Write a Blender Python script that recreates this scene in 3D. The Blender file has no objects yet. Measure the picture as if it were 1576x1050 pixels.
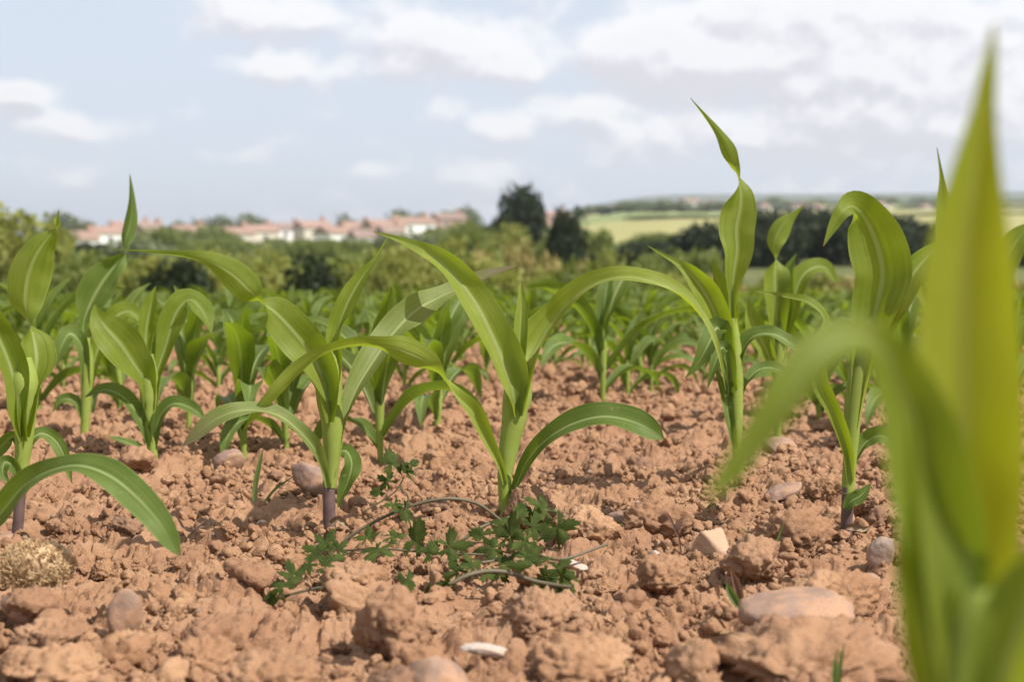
import bpy, math, random
import numpy as np
from mathutils import Vector, Matrix, Euler

random.seed(7)
rng = np.random.default_rng(11)
S = bpy.context.scene
COL = S.collection
R = math.radians

# ------------------------------------------------------------------ camera
F_PX = 2190.0                      # focal length in photograph pixels (50 mm on 36 mm)
CX, CY, HORIZON = 788.0, 525.0, 395.0
CAM_H = 0.367
PITCH = math.atan((CY - HORIZON) / F_PX)
cd = bpy.data.cameras.new('camera')
cam = bpy.data.objects.new('camera', cd)
COL.objects.link(cam)
cam.location = (0, 0, CAM_H)
cam.rotation_euler = (math.pi / 2 - PITCH, 0, 0)
cd.lens, cd.sensor_width = 36 * F_PX / 1576, 36
cd.clip_start, cd.clip_end = 0.02, 9000
cd.dof.use_dof = True
cd.dof.focus_distance = 1.98
cd.dof.aperture_fstop = 5.3
S.camera = cam

# ------------------------------------------------------------------ sun, sky
SUN_EL, SUN_AZ = R(50), R(122)      # azimuth clockwise from +Y (away from the camera)
sd = Vector((math.sin(SUN_AZ) * math.cos(SUN_EL), math.cos(SUN_AZ) * math.cos(SUN_EL), math.sin(SUN_EL)))
sl = bpy.data.lights.new('sun', 'SUN')
sl.energy, sl.angle, sl.color = 5.0, R(0.6), (1.0, 0.95, 0.87)
so = bpy.data.objects.new('sun', sl)
COL.objects.link(so)
so.rotation_euler = sd.to_track_quat('Z', 'Y').to_euler()

S.view_settings.view_transform = 'Standard'
S.view_settings.look = 'None'
S.view_settings.exposure = 0.55
S.view_settings.gamma = 1.0
S.view_settings.use_curve_mapping = False
S.cycles.use_denoising = True
S.cycles.max_bounces = 6
S.cycles.transparent_max_bounces = 6

CR = Matrix.Rotation(math.pi / 2 - PITCH, 3, 'X')
def ray(px, py):
    return CR @ Vector(((px - CX) / F_PX, (CY - py) / F_PX, -1.0))
def at(px, py, depth):             # point at a depth along the optical axis
    return Vector((0, 0, CAM_H)) + ray(px, py) * depth
def ground(px, py, z=0.0):
    d = ray(px, py)
    t = (z - CAM_H) / d.z
    return Vector((0, 0, CAM_H)) + d * t
def depth_of(p):
    return (CR.transposed() @ (p - Vector((0, 0, CAM_H)))).z * -1

class NT:
    """tiny node-tree helper"""
    def __init__(s, tree):
        s.t = tree
        tree.nodes.clear()
    def n(s, kind, **kw):
        nd = s.t.nodes.new(kind)
        ins = kw.pop('ins', {})
        for k, v in kw.items():
            setattr(nd, k, v)
        for k, v in ins.items():
            sock = nd.inputs[k]
            if isinstance(v, bpy.types.NodeSocket):
                s.t.links.new(v, sock)
            else:
                sock.default_value = v
        return nd
    def math(s, op, a, b=0.0, c=None, clamp=False):
        ins = {0: a, 1: b}
        if c is not None: ins[2] = c
        return s.n('ShaderNodeMath', operation=op, use_clamp=clamp, ins=ins).outputs[0]
    def vmath(s, op, a, b=(0, 0, 0)):
        nd = s.n('ShaderNodeVectorMath', operation=op, ins={0: a, 1: b})
        return nd.outputs['Value'] if op in ('LENGTH', 'DOT_PRODUCT') else nd.outputs[0]
    def smooth(s, v, a, b, lo=0.0, hi=1.0):
        return s.n('ShaderNodeMapRange', interpolation_type='SMOOTHSTEP', ins={0: v, 1: a, 2: b, 3: lo, 4: hi}).outputs[0]
    def mix(s, f, a, b, blend='MIX'):
        nd = s.n('ShaderNodeMix', data_type='RGBA', blend_type=blend)
        for k, v in ((0, f), (6, a), (7, b)):
            if isinstance(v, bpy.types.NodeSocket): s.t.links.new(v, nd.inputs[k])
            else: nd.inputs[k].default_value = v if k == 0 else (tuple(v) + (1,))[:4]
        return nd.outputs[2]
    def noise(s, vec, scale, detail=4, rough=0.55, dist=0.0):
        nd = s.n('ShaderNodeTexNoise', ins={'Vector': vec, 'Scale': scale, 'Detail': detail, 'Roughness': rough, 'Distortion': dist})
        return nd.outputs[0]

W = bpy.data.worlds.new('World')
S.world = W
W.use_nodes = True
w = NT(W.node_tree)
tc = w.n('ShaderNodeTexCoord').outputs['Generated']
sky = w.n('ShaderNodeTexSky', sky_type='NISHITA', sun_disc=False, sun_elevation=SUN_EL, sun_rotation=SUN_AZ,
          altitude=60, air_density=1.0, dust_density=1.6, ozone_density=1.2)
# cloud banks: fractal cover over the whole dome, gathered into the banks the photograph shows
BANKS = [  # px, py, half-width px, half-height px, strength
    (430, 108, 120, 40, 0.312), (360, 22, 150, 45, 0.260), (560, 45, 170, 70, 0.286), (730, 78, 140, 60, 0.338), (805, 112, 60, 26, 0.182), (640, 110, 150, 30, 0.130),
    (105, 195, 85, 30, 0.351), (25, 140, 75, 28, 0.351), (350, 240, 80, 24, 0.260), (225, 200, 50, 22, 0.156), (775, 200, 60, 34, 0.260), (700, 175, 60, 34, 0.182), (885, 170, 75, 32, 0.208),
    (985, 78, 110, 55, 0.312), (1075, 105, 90, 45, 0.260), (1260, 45, 380, 95, 0.364), (1420, 150, 330, 110, 0.286), (1155, 212, 32, 20, 0.260), (1330, 205, 240, 60, 0.182), (1030, 200, 120, 40, 0.130), (575, 260, 60, 18, 0.182),
    (1260, 120, 560, 200, .160),
    (130, 50, 230, 80, -.26), (905, 22, 90, 52, -.22), (560, 195, 150, 45, -.12), (250, 130, 90, 40, -.12)]
def cloud_density(vec):
    v2 = w.vmath('MULTIPLY', vec, (1.0, 1.0, 1.45))
    big = w.noise(v2, 5.0, 3, .5)
    fine = w.noise(v2, 20.0, 9, .58, .1)
    d = w.math('ADD', w.math('MULTIPLY', big, .34), w.math('MULTIPLY', fine, .95))
    for (px, py, hw, hh, a) in BANKS:
        c = ray(px, py).normalized()
        q = w.vmath('MULTIPLY', w.vmath('SUBTRACT', vec, tuple(c)), (F_PX / hw, F_PX / hw, F_PX / hh))
        d = w.math('ADD', d, w.smooth(w.vmath('LENGTH', q), 0.0, 1.25, a, 0.0))
    return d
d0 = cloud_density(tc)
d1 = cloud_density(w.vmath('ADD', tc, (0.004, 0, 0.011)))
cover = w.smooth(d0, .61, .96)
lit = w.math('MULTIPLY_ADD', w.math('SUBTRACT', d0, d1), 5.0, .64, clamp=True)
thick = w.smooth(d0, .76, 1.2)
lit = w.math('SUBTRACT', lit, w.math('MULTIPLY', thick, .22), clamp=True)
cloud_col = w.mix(lit, (6.6, 6.5, 7.0), (9.3, 9.25, 9.3))
sky_col = w.mix(.76, sky.outputs[0], (7.1, 7.7, 8.75))     # thin high haze that whitens the clear sky
final = w.mix(w.math('MULTIPLY', cover, .92), sky_col, cloud_col)
bg = w.n('ShaderNodeBackground', ins={'Color': final, 'Strength': 0.080})
wo = w.n('ShaderNodeOutputWorld')
w.t.links.new(bg.outputs[0], wo.inputs[0])

# ------------------------------------------------------------------ noise in numpy
def _h(ix, iy, iz, seed):
    with np.errstate(over='ignore'):
        a = (ix.astype(np.int64) * 374761393 + iy.astype(np.int64) * 668265263 + iz.astype(np.int64) * 2147483647 * 3 + seed * 1274126177) & 0xFFFFFFFF
        a = ((a ^ (a >> 13)) * 1274126177) & 0xFFFFFFFF
        a = ((a ^ (a >> 16)) * 2246822519) & 0xFFFFFFFF
        a = a ^ (a >> 15)
    return (a & 0xFFFFFF) / float(0xFFFFFF)
def vnoise(P, seed=0):
    I = np.floor(P).astype(np.int64); f = P - I; f = f * f * (3 - 2 * f)
    out = 0
    for dx in (0, 1):
        for dy in (0, 1):
            for dz in (0, 1):
                wgt = (f[:, 0] if dx else 1 - f[:, 0]) * (f[:, 1] if dy else 1 - f[:, 1]) * (f[:, 2] if dz else 1 - f[:, 2])
                out = out + wgt * _h(I[:, 0] + dx, I[:, 1] + dy, I[:, 2] + dz, seed)
    return out * 2 - 1
def fbm(P, octs=4, seed=0, gain=.5):
    a, o, t = 1.0, 0, 0
    for k in range(octs):
        o = o + a * vnoise(P * (2.03 ** k), seed + k * 17); t += a; a *= gain
    return o / t
def fbm2(x, y, s, octs=3, seed=0, gain=.5):
    return fbm(np.stack([x / s, y / s, np.full_like(x, seed * 3.7)], 1), octs, seed, gain)
def clod_layer(x, y, s, seed, keep=1.0, flat=.55):
    """union of lumpy half-buried ellipsoids on a jittered grid"""
    wx = x + .26 * s * fbm2(x, y, s * .45, 2, seed + 5); wy = y + .26 * s * fbm2(x, y, s * .45, 2, seed + 9)
    u, v = wx / s, wy / s
    iu, iv = np.floor(u).astype(np.int64), np.floor(v).astype(np.int64)
    best = np.zeros_like(x)
    zz = np.zeros_like(iu)
    for a in (-1, 0, 1):
        for b in (-1, 0, 1):
            ju, jv = iu + a, iv + b
            r1, r2, r3, r4, r5 = (_h(ju, jv, zz + k, seed) for k in range(5))
            cx, cy = ju + r1, jv + r2
            rad = .32 + .42 * r3
            an = r4 * 3.14159
            ca, sa = np.cos(an), np.sin(an)
            dx, dy = u - cx, v - cy
            ex, ey = (dx * ca + dy * sa) / rad, (-dx * sa + dy * ca) / (rad * (.62 + .38 * r3))
            pw = 1.3 + 2.2 * r5
            e = (np.abs(ex) ** pw + np.abs(ey) ** pw) ** (1 / pw)
            top = (.75 + .5 * r4) * (1 + .55 * (r1 - .5) * 2 * ex + .55 * (r2 - .5) * 2 * ey)
            q = np.minimum(top, 2.6 * (1 - e)) * .85 + .35 * np.sqrt(np.clip(1 - e * e, 0, 1))
            hgt = np.where(_h(ju, jv, zz + 7, seed) < keep, rad * flat * np.clip(q, 0, None), 0)
            best = np.maximum(best, hgt)
    return best * s
def smoothstep(a, b, x):
    t = np.clip((x - a) / (b - a), 0, 1); return t * t * (3 - 2 * t)
def soil_height(x, y, detail=True):
    x = np.asarray(x, float); y = np.asarray(y, float)
    h = .026 * fbm2(x, y, .9, 2, 3) + .016 * fbm2(x, y, .25, 2, 8)
    h = h + clod_layer(x, y, .15, 21, .20, .22) - .004
    h = h + clod_layer(x, y, .070, 31, .34, .30) - .005
    h = h + clod_layer(x, y, .034, 41, .45, .42) - .005
    if detail:
        n_ = fbm2(x, y, .075, 3, 101, .6); m_ = smoothstep(-.15, .25, fbm2(x, y, .20, 2, 105))
        h = h - .013 * np.exp(-(n_ / .05) ** 2) * m_
        n_ = fbm2(x + 7, y, .033, 2, 111, .6); m_ = smoothstep(-.1, .3, fbm2(x, y + 3, .12, 2, 115))
        h = h - .008 * np.exp(-(n_ / .07) ** 2) * m_
        h = h + clod_layer(x, y, .017, 51, .45, .45) - .0026
        h = h + clod_layer(x, y, .009, 61, .5, .45) - .001
        h = h + .0065 * np.abs(fbm2(x, y, .024, 3, 71, .75)) + .0016 * fbm2(x, y, .006, 2, 75, .8) - .002
    return h

# ------------------------------------------------------------------ object helpers
def tag(o, label=None, cat=None, group=None, kind=None):
    if label: o['label'] = label
    if cat: o['category'] = cat
    if group: o['group'] = group
    if kind: o['kind'] = kind
    return o
def link(o, parent=None):
    COL.objects.link(o)
    if parent is not None: o.parent = parent
    return o
def mesh_np(name, V, Fc, smooth=True, uv=None, mats=()):
    me = bpy.data.meshes.new(name)
    V = np.asarray(V, np.float32); Fc = np.asarray(Fc, np.int32)
    k = Fc.shape[1]
    me.vertices.add(len(V)); me.vertices.foreach_set('co', V.ravel())
    me.loops.add(Fc.size); me.loops.foreach_set('vertex_index', Fc.ravel())
    me.polygons.add(len(Fc))
    me.polygons.foreach_set('loop_start', np.arange(0, Fc.size, k, dtype=np.int32))
    me.polygons.foreach_set('loop_total', np.full(len(Fc), k, np.int32))
    me.polygons.foreach_set('use_smooth', np.full(len(Fc), smooth, bool))
    if uv is not None:
        l = me.uv_layers.new(name='UVMap')
        l.data.foreach_set('uv', np.asarray(uv, np.float32)[Fc.ravel()].ravel())
    for m in mats: me.materials.append(m)
    me.update(calc_edges=True)
    return me
def empty(name, loc, label, cat, group=None, rz=0):
    o = bpy.data.objects.new(name, None)
    o.empty_display_size = .05
    o.location = loc; o.rotation_euler = (0, 0, rz)
    link(o); tag(o, label, cat, group)
    return o
def mesh_obj(name, me, parent=None, loc=(0, 0, 0)):
    o = bpy.data.objects.new(name, me)
    o.location = loc
    return link(o, parent)
def copy_tree(o, parent=None):
    c = o.copy(); COL.objects.link(c); c.parent = parent
    for ch in o.children: copy_tree(ch, c)
    return c
def grid_faces(nr, nc):
    i = np.arange(nr - 1)[:, None] * nc + np.arange(nc - 1)[None, :]
    i = i.ravel()
    return np.stack([i, i + 1, i + nc + 1, i + nc], 1)
def box_mesh(name, x0, x1, y0, y1, z0, z1, mat):
    V = [(x, y, z) for z in (z0, z1) for x, y in ((x0, y0), (x1, y0), (x1, y1), (x0, y1))]
    Fc = [(3, 2, 1, 0), (4, 5, 6, 7), (0, 1, 5, 4), (1, 2, 6, 5), (2, 3, 7, 6), (3, 0, 4, 7)]
    return mesh_np(name, V, Fc, False, mats=[mat])

def spline(pts, n):
    """Catmull-Rom through rows of numbers, n samples, first three columns weigh the spacing"""
    P = np.asarray(pts, float)
    d = np.sqrt(np.linalg.norm(np.diff(P[:, :3], axis=0), axis=1)) + 1e-9
    t = np.concatenate([[0], np.cumsum(d)])
    m = np.zeros_like(P)
    sl_ = np.diff(P, axis=0) / d[:, None]
    m[1:-1] = (sl_[:-1] * d[1:, None] + sl_[1:] * d[:-1, None]) / (d[:-1] + d[1:])[:, None]
    m[0], m[-1] = sl_[0], sl_[-1]
    q = np.linspace(0, t[-1], n)
    k = np.clip(np.searchsorted(t, q, 'right') - 1, 0, len(P) - 2)
    h = d[k][:, None]; s = ((q - t[k]) / d[k])[:, None]
    return ((2 * s**3 - 3 * s**2 + 1) * P[k] + (s**3 - 2 * s**2 + s) * h * m[k] + (-2 * s**3 + 3 * s**2) * P[k + 1] + (s**3 - s**2) * h * m[k + 1])
def norm(a):
    return a / (np.linalg.norm(a, axis=-1, keepdims=True) + 1e-12)

# ------------------------------------------------------------------ materials
def material(name):
    m = bpy.data.materials.new(name); m.use_nodes = True
    t = NT(m.node_tree)
    out = t.n('ShaderNodeOutputMaterial')
    return m, t, out
def soil_mat(name, scale=1.0, bump=.9, base=None, gloss=.95):
    m, t, out = material(name)
    base = base or ((.292, .158, .085), (.385, .226, .128), (.160, .080, .042))
    g = t.n('ShaderNodeNewGeometry').outputs['Position']
    n1 = t.noise(g, 9 * scale, 5, .6)
    n2 = t.noise(g, 60 * scale, 5, .65)
    n3 = t.noise(g, 420 * scale, 3, .7)
    c = t.mix(t.smooth(n1, .38, .64), base[0], base[1])
    c = t.mix(t.math('MULTIPLY', t.smooth(n2, .52, .74), .65), c, base[2])
    c = t.mix(t.math('MULTIPLY', t.smooth(n3, .55, .75), .35), c, (.46, .295, .185))
    ri = t.n('ShaderNodeObjectInfo').outputs['Random']
    c = t.mix(t.smooth(ri, .0, 1.0, 0, .38), c, (.22, .120, .075))
    c = t.mix(t.math('MULTIPLY', t.smooth(t.noise(g, 3.1 * scale, 5, .65), .56, .70), .45), c, (.185, .100, .060))
    b = t.n('ShaderNodeBump', ins={'Strength': bump, 'Distance': .004, 'Height': t.math('ADD', t.math('MULTIPLY', n3, .55), n2)}).outputs[0]
    p = t.n('ShaderNodeBsdfPrincipled', ins={'Base Color': c, 'Roughness': gloss, 'Normal': b, 'Specular IOR Level': .15})
    t.t.links.new(p.outputs[0], out.inputs[0])
    return m
M_SOIL = soil_mat('soil')
M_CLOD = soil_mat('clod soil')
M_DARK = soil_mat('damp soil', base=((.19, .105, .065), (.25, .145, .09), (.12, .065, .045)))
def stone_mat(name, a, b, dust=.45):
    m, t, out = material(name)
    g = t.n('ShaderNodeTexCoord').outputs['Object']
    n1 = t.noise(g, 22, 4, .6); n2 = t.noise(g, 190, 4, .65)
    c = t.mix(t.smooth(n1, .35, .65), a, b)
    c = t.mix(t.math('MULTIPLY', t.smooth(n2, .55, .7), .25), c, tuple(v * .6 for v in a))
    c = t.mix(t.math('MULTIPLY', t.smooth(t.noise(g, 34, 6, .7), .42, .60), dust), c, (.36, .205, .12))
    c = t.mix(t.math('MULTIPLY', t.smooth(t.noise(g, 420, 2, .5), .60, .68), .35), c, tuple(v * .45 for v in a))
    b_ = t.n('ShaderNodeBump', ins={'Strength': .6, 'Distance': .0016, 'Height': t.math('ADD', n2, n1)}).outputs[0]
    p = t.n('ShaderNodeBsdfPrincipled', ins={'Base Color': c, 'Roughness': .75, 'Normal': b_, 'Specular IOR Level': .3})
    t.t.links.new(p.outputs[0], out.inputs[0])
    return m
M_ST_PINK = stone_mat('pinkish stone', (.235, .148, .104), (.285, .185, .134), .9)
M_ST_MAUVE = stone_mat('mauve stone', (.200, .128, .100), (.245, .162, .130), .7)
M_ST_TAN = stone_mat('tan stone', (.38, .24, .15), (.44, .29, .19), .3)
M_ST_WHITE = stone_mat('white stone', (.40, .33, .275), (.47, .40, .345), .45)
M_ST_GREY = stone_mat('grey stone', (.20, .145, .115), (.28, .21, .17), .5)

def leaf_mat(name, base, dark, pale, trans, tmix=.42, purple=0.0, veins=34):
    m, t, out = material(name)
    uv = t.n('ShaderNodeTexCoord').outputs['UV']
    sx = t.n('ShaderNodeSeparateXYZ', ins={0: uv})
    u, v = sx.outputs[0], sx.outputs[1]
    g = t.n('ShaderNodeTexCoord').outputs['Object']
    ri = t.n('ShaderNodeObjectInfo').outputs['Random']
    stripe = t.noise(t.n('ShaderNodeCombineXYZ', ins={0: t.math('MULTIPLY', u, veins), 1: t.math('MULTIPLY', v, 1.1), 2: t.math('MULTIPLY', ri, 90)}).outputs[0], 1.0, 2, .6)
    warp = t.n('ShaderNodeCombineXYZ', ins={0: t.math('MULTIPLY', u, 14), 1: t.math('MULTIPLY', v, 2.2), 2: t.math('MULTIPLY', ri, 40)}).outputs[0]
    n1 = t.noise(warp, 1.0, 4, .6)
    n2 = t.noise(g, 26, 3, .5)
    c = t.mix(t.smooth(n1, .3, .7), base, dark)
    c = t.mix(t.math('MULTIPLY', t.smooth(n2, .42, .68), .5), c, pale)
    c = t.mix(t.math('MULTIPLY', t.smooth(stripe, .40, .68), .22), c, tuple(x * 1.2 for x in pale))
    c = t.mix(t.smooth(ri, 0, 1, 0, .38), c, dark)
    au = t.math('ABSOLUTE', t.math('SUBTRACT', u, .5))
    rib = t.math('MULTIPLY', t.smooth(au, .060, .018), t.smooth(v, 1.0, .60))
    c = t.mix(t.math('MULTIPLY', rib, .75), c, (.34, .40, .17))
    edge = t.smooth(au, .472, .497)
    c = t.mix(t.math('MULTIPLY', edge, .45), c, (.32, .36, .12))
    if purple:
        c = t.mix(t.math('MULTIPLY', t.smooth(v, .72, 1.0), purple), c, (.13, .075, .075))
    c = t.mix(t.math('MULTIPLY', t.smooth(v, .955, 1.0), .7), c, (.16, .10, .05))
    splash = t.math('MULTIPLY', t.smooth(t.noise(g, 130, 3, .7), .60, .70), t.smooth(t.noise(g, 11, 2, .5), .48, .66))
    c = t.mix(t.math('MULTIPLY', splash, .55), c, (.33, .21, .125))
    fleck = t.smooth(t.noise(g, 95, 2, .5), .735, .76)
    c = t.mix(t.math('MULTIPLY', fleck, .35), c, (.42, .40, .22))
    hgt = t.math('ADD', t.math('MULTIPLY', stripe, 1.1), t.math('MULTIPLY', n1, .8))
    hgt = t.math('SUBTRACT', hgt, t.math('MULTIPLY', rib, 1.2))
    b = t.n('ShaderNodeBump', ins={'Strength': .34, 'Distance': .0014, 'Height': hgt}).outputs[0]
    p = t.n('ShaderNodeBsdfPrincipled', ins={'Base Color': c, 'Roughness': .52, 'Normal': b, 'Specular IOR Level': .20})
    tr = t.n('ShaderNodeBsdfTranslucent', ins={'Color': t.mix(.78, c, trans)})
    mx = t.n('ShaderNodeMixShader', ins={0: tmix, 1: p.outputs[0], 2: tr.outputs[0]})
    t.t.links.new(mx.outputs[0], out.inputs[0])
    return m
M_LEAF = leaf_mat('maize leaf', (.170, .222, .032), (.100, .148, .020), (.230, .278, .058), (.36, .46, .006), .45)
M_LEAF_BACKLIT = leaf_mat('maize leaf painted backlit', (.180, .225, .030), (.115, .160, .020), (.225, .260, .050), (.56, .62, .004), .60)  # same leaf, yellower and more transmissive: glow of sun shining through painted in
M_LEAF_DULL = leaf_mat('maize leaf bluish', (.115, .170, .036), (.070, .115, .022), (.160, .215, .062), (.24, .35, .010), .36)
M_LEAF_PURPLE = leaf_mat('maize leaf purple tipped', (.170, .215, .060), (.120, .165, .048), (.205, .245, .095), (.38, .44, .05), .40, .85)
M_LEAF_SUNLIT = leaf_mat('maize leaf painted sunlit', (.245, .295, .052), (.160, .215, .033), (.310, .355, .090), (.40, .50, .010), .42)  # brightened copy of the maize leaf: sunlight on the centre plant put into colour
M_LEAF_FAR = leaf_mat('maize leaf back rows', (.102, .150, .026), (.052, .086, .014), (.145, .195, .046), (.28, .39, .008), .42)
def plain_mat(name, a, b, scale=20, rough=.6, trans=None, tmix=.3, spec=.35, bump=.2):
    m, t, out = material(name)
    g = t.n('ShaderNodeTexCoord').outputs['Object']
    ri = t.n('ShaderNodeObjectInfo').outputs['Random']
    n = t.noise(g, scale, 4, .6)
    c = t.mix(t.smooth(n, .3, .7), a, b)
    c = t.mix(t.smooth(ri, 0, 1, 0, .3), c, tuple(x * .7 for x in a))
    bp = t.n('ShaderNodeBump', ins={'Strength': bump, 'Distance': .01 / max(scale, 1) * 3, 'Height': n}).outputs[0]
    p = t.n('ShaderNodeBsdfPrincipled', ins={'Base Color': c, 'Roughness': rough, 'Specular IOR Level': spec, 'Normal': bp})
    o = p.outputs[0]
    if trans:
        tr = t.n('ShaderNodeBsdfTranslucent', ins={'Color': tuple(trans) + (1,)})
        o = t.n('ShaderNodeMixShader', ins={0: tmix, 1: p.outputs[0], 2: tr.outputs[0]}).outputs[0]
    t.t.links.new(o, out.inputs[0])
    return m
M_STALK = plain_mat('green stalk', (.285, .355, .065), (.345, .410, .100), 40, .55, (.42, .52, .03), .32, .12)
M_STALK_PURPLE = plain_mat('purple stalk base', (.085, .050, .046), (.140, .090, .078), 60, .5)
M_WEED = plain_mat('weed leaf', (.026, .042, .010), (.070, .090, .022), 70, .65, (.10, .135, .010), .25, .06, .6)
M_WEED_STEM = plain_mat('weed stem', (.095, .085, .045), (.13, .095, .060), 80, .6)
M_SEEDLING = plain_mat('red tinged seedling', (.16, .075, .060), (.20, .13, .085), 60, .5, (.25, .12, .06), .3)
M_GRASS = plain_mat('grass blade', (.085, .130, .035), (.12, .165, .055), 60, .55, (.2, .28, .04), .3)
M_STRAW = plain_mat('old straw', (.48, .315, .165), (.58, .405, .23), 50, .8, (.5, .35, .15), .15)
M_WITHERED = plain_mat('withered leaf', (.20, .13, .075), (.27, .19, .11), 60, .8)
M_BARK = plain_mat('bark', (.075, .055, .040), (.12, .09, .065), 12, .9)

# ------------------------------------------------------------------ the land
def land_height(x, y):
    x = np.asarray(x, float); y = np.asarray(y, float)
    r = np.hypot(x, y)
    az = np.arctan2(x, np.maximum(y, 1e-6))
    right = smoothstep(-.10, .12, az)
    hr = np.interp(r, [0, 45, 60, 150, 300, 460, 620, 950, 1500, 2600, 4200], [0, 0, .15, 2.0, 8.0, 15.0, 18.0, 34.0, 38.0, 116.0, 90.0])
    hl = np.interp(r, [0, 45, 60, 150, 300, 460, 620, 950, 1500, 2600, 4200], [0, 0, .1, .2, 1.4, 6.5, 9.0, 14.0, 17.0, 20.0, 10.0])
    h = hl + (hr - hl) * right
    far = smoothstep(500, 2500, r)
    h = h + far * 9 * fbm2(x, y, 700., 2, 5) + smoothstep(60, 200, r) * .5 * fbm2(x, y, 60., 2, 15)
    return h - .09 * smoothstep(11.5, 10.5, r) - field_drop(r)
def field_drop(r):
    """the field's far half slopes away from the camera"""
    return np.interp(r, [0, 6, 8, 10.5, 14, 20, 30, 42, 60, 160, 161], [0, 0, .03, .09, .30, .65, 1.1, 1.5, 1.5, 0, 0])
rr = np.concatenate([[0.0], np.geomspace(2, 9, 8), np.linspace(10, 60, 40), np.geomspace(66, 4200, 70)])
aa = np.concatenate([np.linspace(-math.pi, -.6, 30)[:-1], np.linspace(-.6, .6, 90), np.linspace(.6, math.pi, 30)[1:]])
X = (rr[:, None] * np.sin(aa)[None, :]); Y = (rr[:, None] * np.cos(aa)[None, :])
Z = land_height(X.ravel(), np.where(np.abs(Y.ravel()) < 1e-9, 1e-9, Y.ravel()))
Fc = grid_faces(len(rr), len(aa))[:, ::-1]
M_GRASSLAND = plain_mat('rough grass', (.080, .092, .022), (.125, .130, .036), .35, .9)
M_PALEFIELD = plain_mat('pale ripening field', (.27, .25, .085), (.325, .30, .11), .05, .9)
M_GREENFIELD = plain_mat('green pasture', (.170, .205, .060), (.21, .24, .080), .05, .9)
M_FARHILL = plain_mat('wooded far hill', (.070, .090, .050), (.105, .125, .065), .02, .95)
me = mesh_np('land', np.stack([X.ravel(), Y.ravel(), Z], 1), Fc, True, mats=[M_SOIL, M_GRASSLAND, M_PALEFIELD, M_GREENFIELD, M_FARHILL])
rc = np.hypot(X, Y).ravel()[Fc].mean(1); ac = np.arctan2(X, np.maximum(Y, 1e-6)).ravel()[Fc].mean(1)
mi = np.where(rc < 11.0, 0, np.where(rc < 120, 1, 3))
mi = np.where((rc > 150) & (rc < 330) & (ac > .03), 2, mi)
mi = np.where((rc > 330) & (rc < 470) & (ac > .0) & (ac < .16), 3, mi)
mi = np.where((rc > 330) & (rc < 470) & (ac >= .16), 2, mi)
mi = np.where((rc > 640) & (rc < 960) & (ac > -.1), np.where(np.sin(ac * 60) > -.2, 2, 3), mi)
mi = np.where(rc > 1000, 4, mi)
me.polygons.foreach_set('material_index', mi.astype(np.int32))
tag(mesh_obj('land', me), kind='structure')

# ploughed soil: dense sheet near the camera, coarser to the end of the crop
ys = np.concatenate([np.linspace(-.6, .85, 40)[:-1], np.geomspace(.85, 4.2, 860)[:-1], np.geomspace(4.2, 11.2, 170)])
sx_ = np.concatenate([np.linspace(-1, -.66, 60)[:-1], np.linspace(-.66, .66, 560), np.linspace(.66, 1, 60)[1:]])
Y = np.repeat(ys[:, None], len(sx_), 1); X = sx_[None, :] * (.42 * np.maximum(Y, 0) + .55)
Z = soil_height(X.ravel(), Y.ravel())
Zg = Z.reshape(Y.shape)
Zg[1:-1] = .12 * Zg[:-2] + .76 * Zg[1:-1] + .12 * Zg[2:]
Z = Zg.ravel() - field_drop(np.hypot(X, Y).ravel())
me = mesh_np('ploughed_soil', np.stack([X.ravel(), Y.ravel(), Z], 1), grid_faces(len(ys), len(sx_)), False, mats=[M_SOIL])
tag(mesh_obj('ploughed_soil', me), kind='structure')
def soil_z(x, y):
    return float(soil_height(np.array([x]), np.array([y]), False)[0]) - float(field_drop(math.hypot(x, y)))

# ------------------------------------------------------------------ lumps: clods and stones
def ico(sub):
    import bmesh
    bm = bmesh.new(); bmesh.ops.create_icosphere(bm, subdivisions=sub, radius=1)
    V = np.array([v.co[:] for v in bm.verts]); Fc = np.array([[v.index for v in f.verts] for f in bm.faces])
    bm.free(); return V, Fc
ICO = {k: ico(k) for k in (2, 3, 4, 5)}
def lump(seed, sub=4, facets=9, sharp=.6, rough=.16, crumb=.10, dims=(1, 1, .7), dlo=.62):
    V, Fc = ICO[sub]
    g = np.random.default_rng(seed)
    n = norm(g.normal(size=(facets, 3))); d = g.uniform(dlo, .95, facets)
    dot = V @ n.T
    r = np.min(np.where(dot > .05, d[None] / np.maximum(dot, .05), 9), 1)
    r = (1 - sharp) + sharp * np.minimum(r, 1.18)
    P = V * r[:, None] * .9 * np.array(dims)
    o = g.uniform(0, 50, 3)
    P = P * (1 + rough * fbm(P * 1.7 + o, 4, seed)[:, None])
    if crumb:
        Q = P + o
        c = np.abs(vnoise(Q * 3.5, seed + 3)); c2 = np.abs(vnoise(Q * 7.5, seed + 4)); c3 = vnoise(Q * 15, seed + 6); c4 = vnoise(Q * 30, seed + 8)
        P = P + norm(V * np.array([1, 1, 1.2])) * (crumb * (c * .9 + c2 * .8 + c3 * .38 + c4 * .26 - .5))[:, None]
    return P, Fc
CLOD_MESH = []
for k in range(14):
    V, Fc = lump(100 + k, 5 if k in (3, 6, 9, 10) else 4, 7 + k % 5, .70 + .03 * (k % 6), .22, .20, (1, .75 + .05 * (k % 5), .58 + .06 * (k % 4)))
    CLOD_MESH.append(mesh_np('soil_clod', V, Fc, True, mats=[M_CLOD if k % 7 else M_DARK]))

def put_clod(name, mesh, p, size, rot=None, squash=(1, 1, 1), sink=.35):
    o = bpy.data.objects.new(name, mesh)
    o.rotation_euler = rot or (random.uniform(-.5, .5), random.uniform(-.5, .5), random.uniform(0, 6.28))
    o.scale = (size * squash[0], size * squash[1], size * squash[2])
    o.location = (p[0], p[1], p[2] + size * squash[2] * (.62 - sink))
    return link(o)

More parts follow.
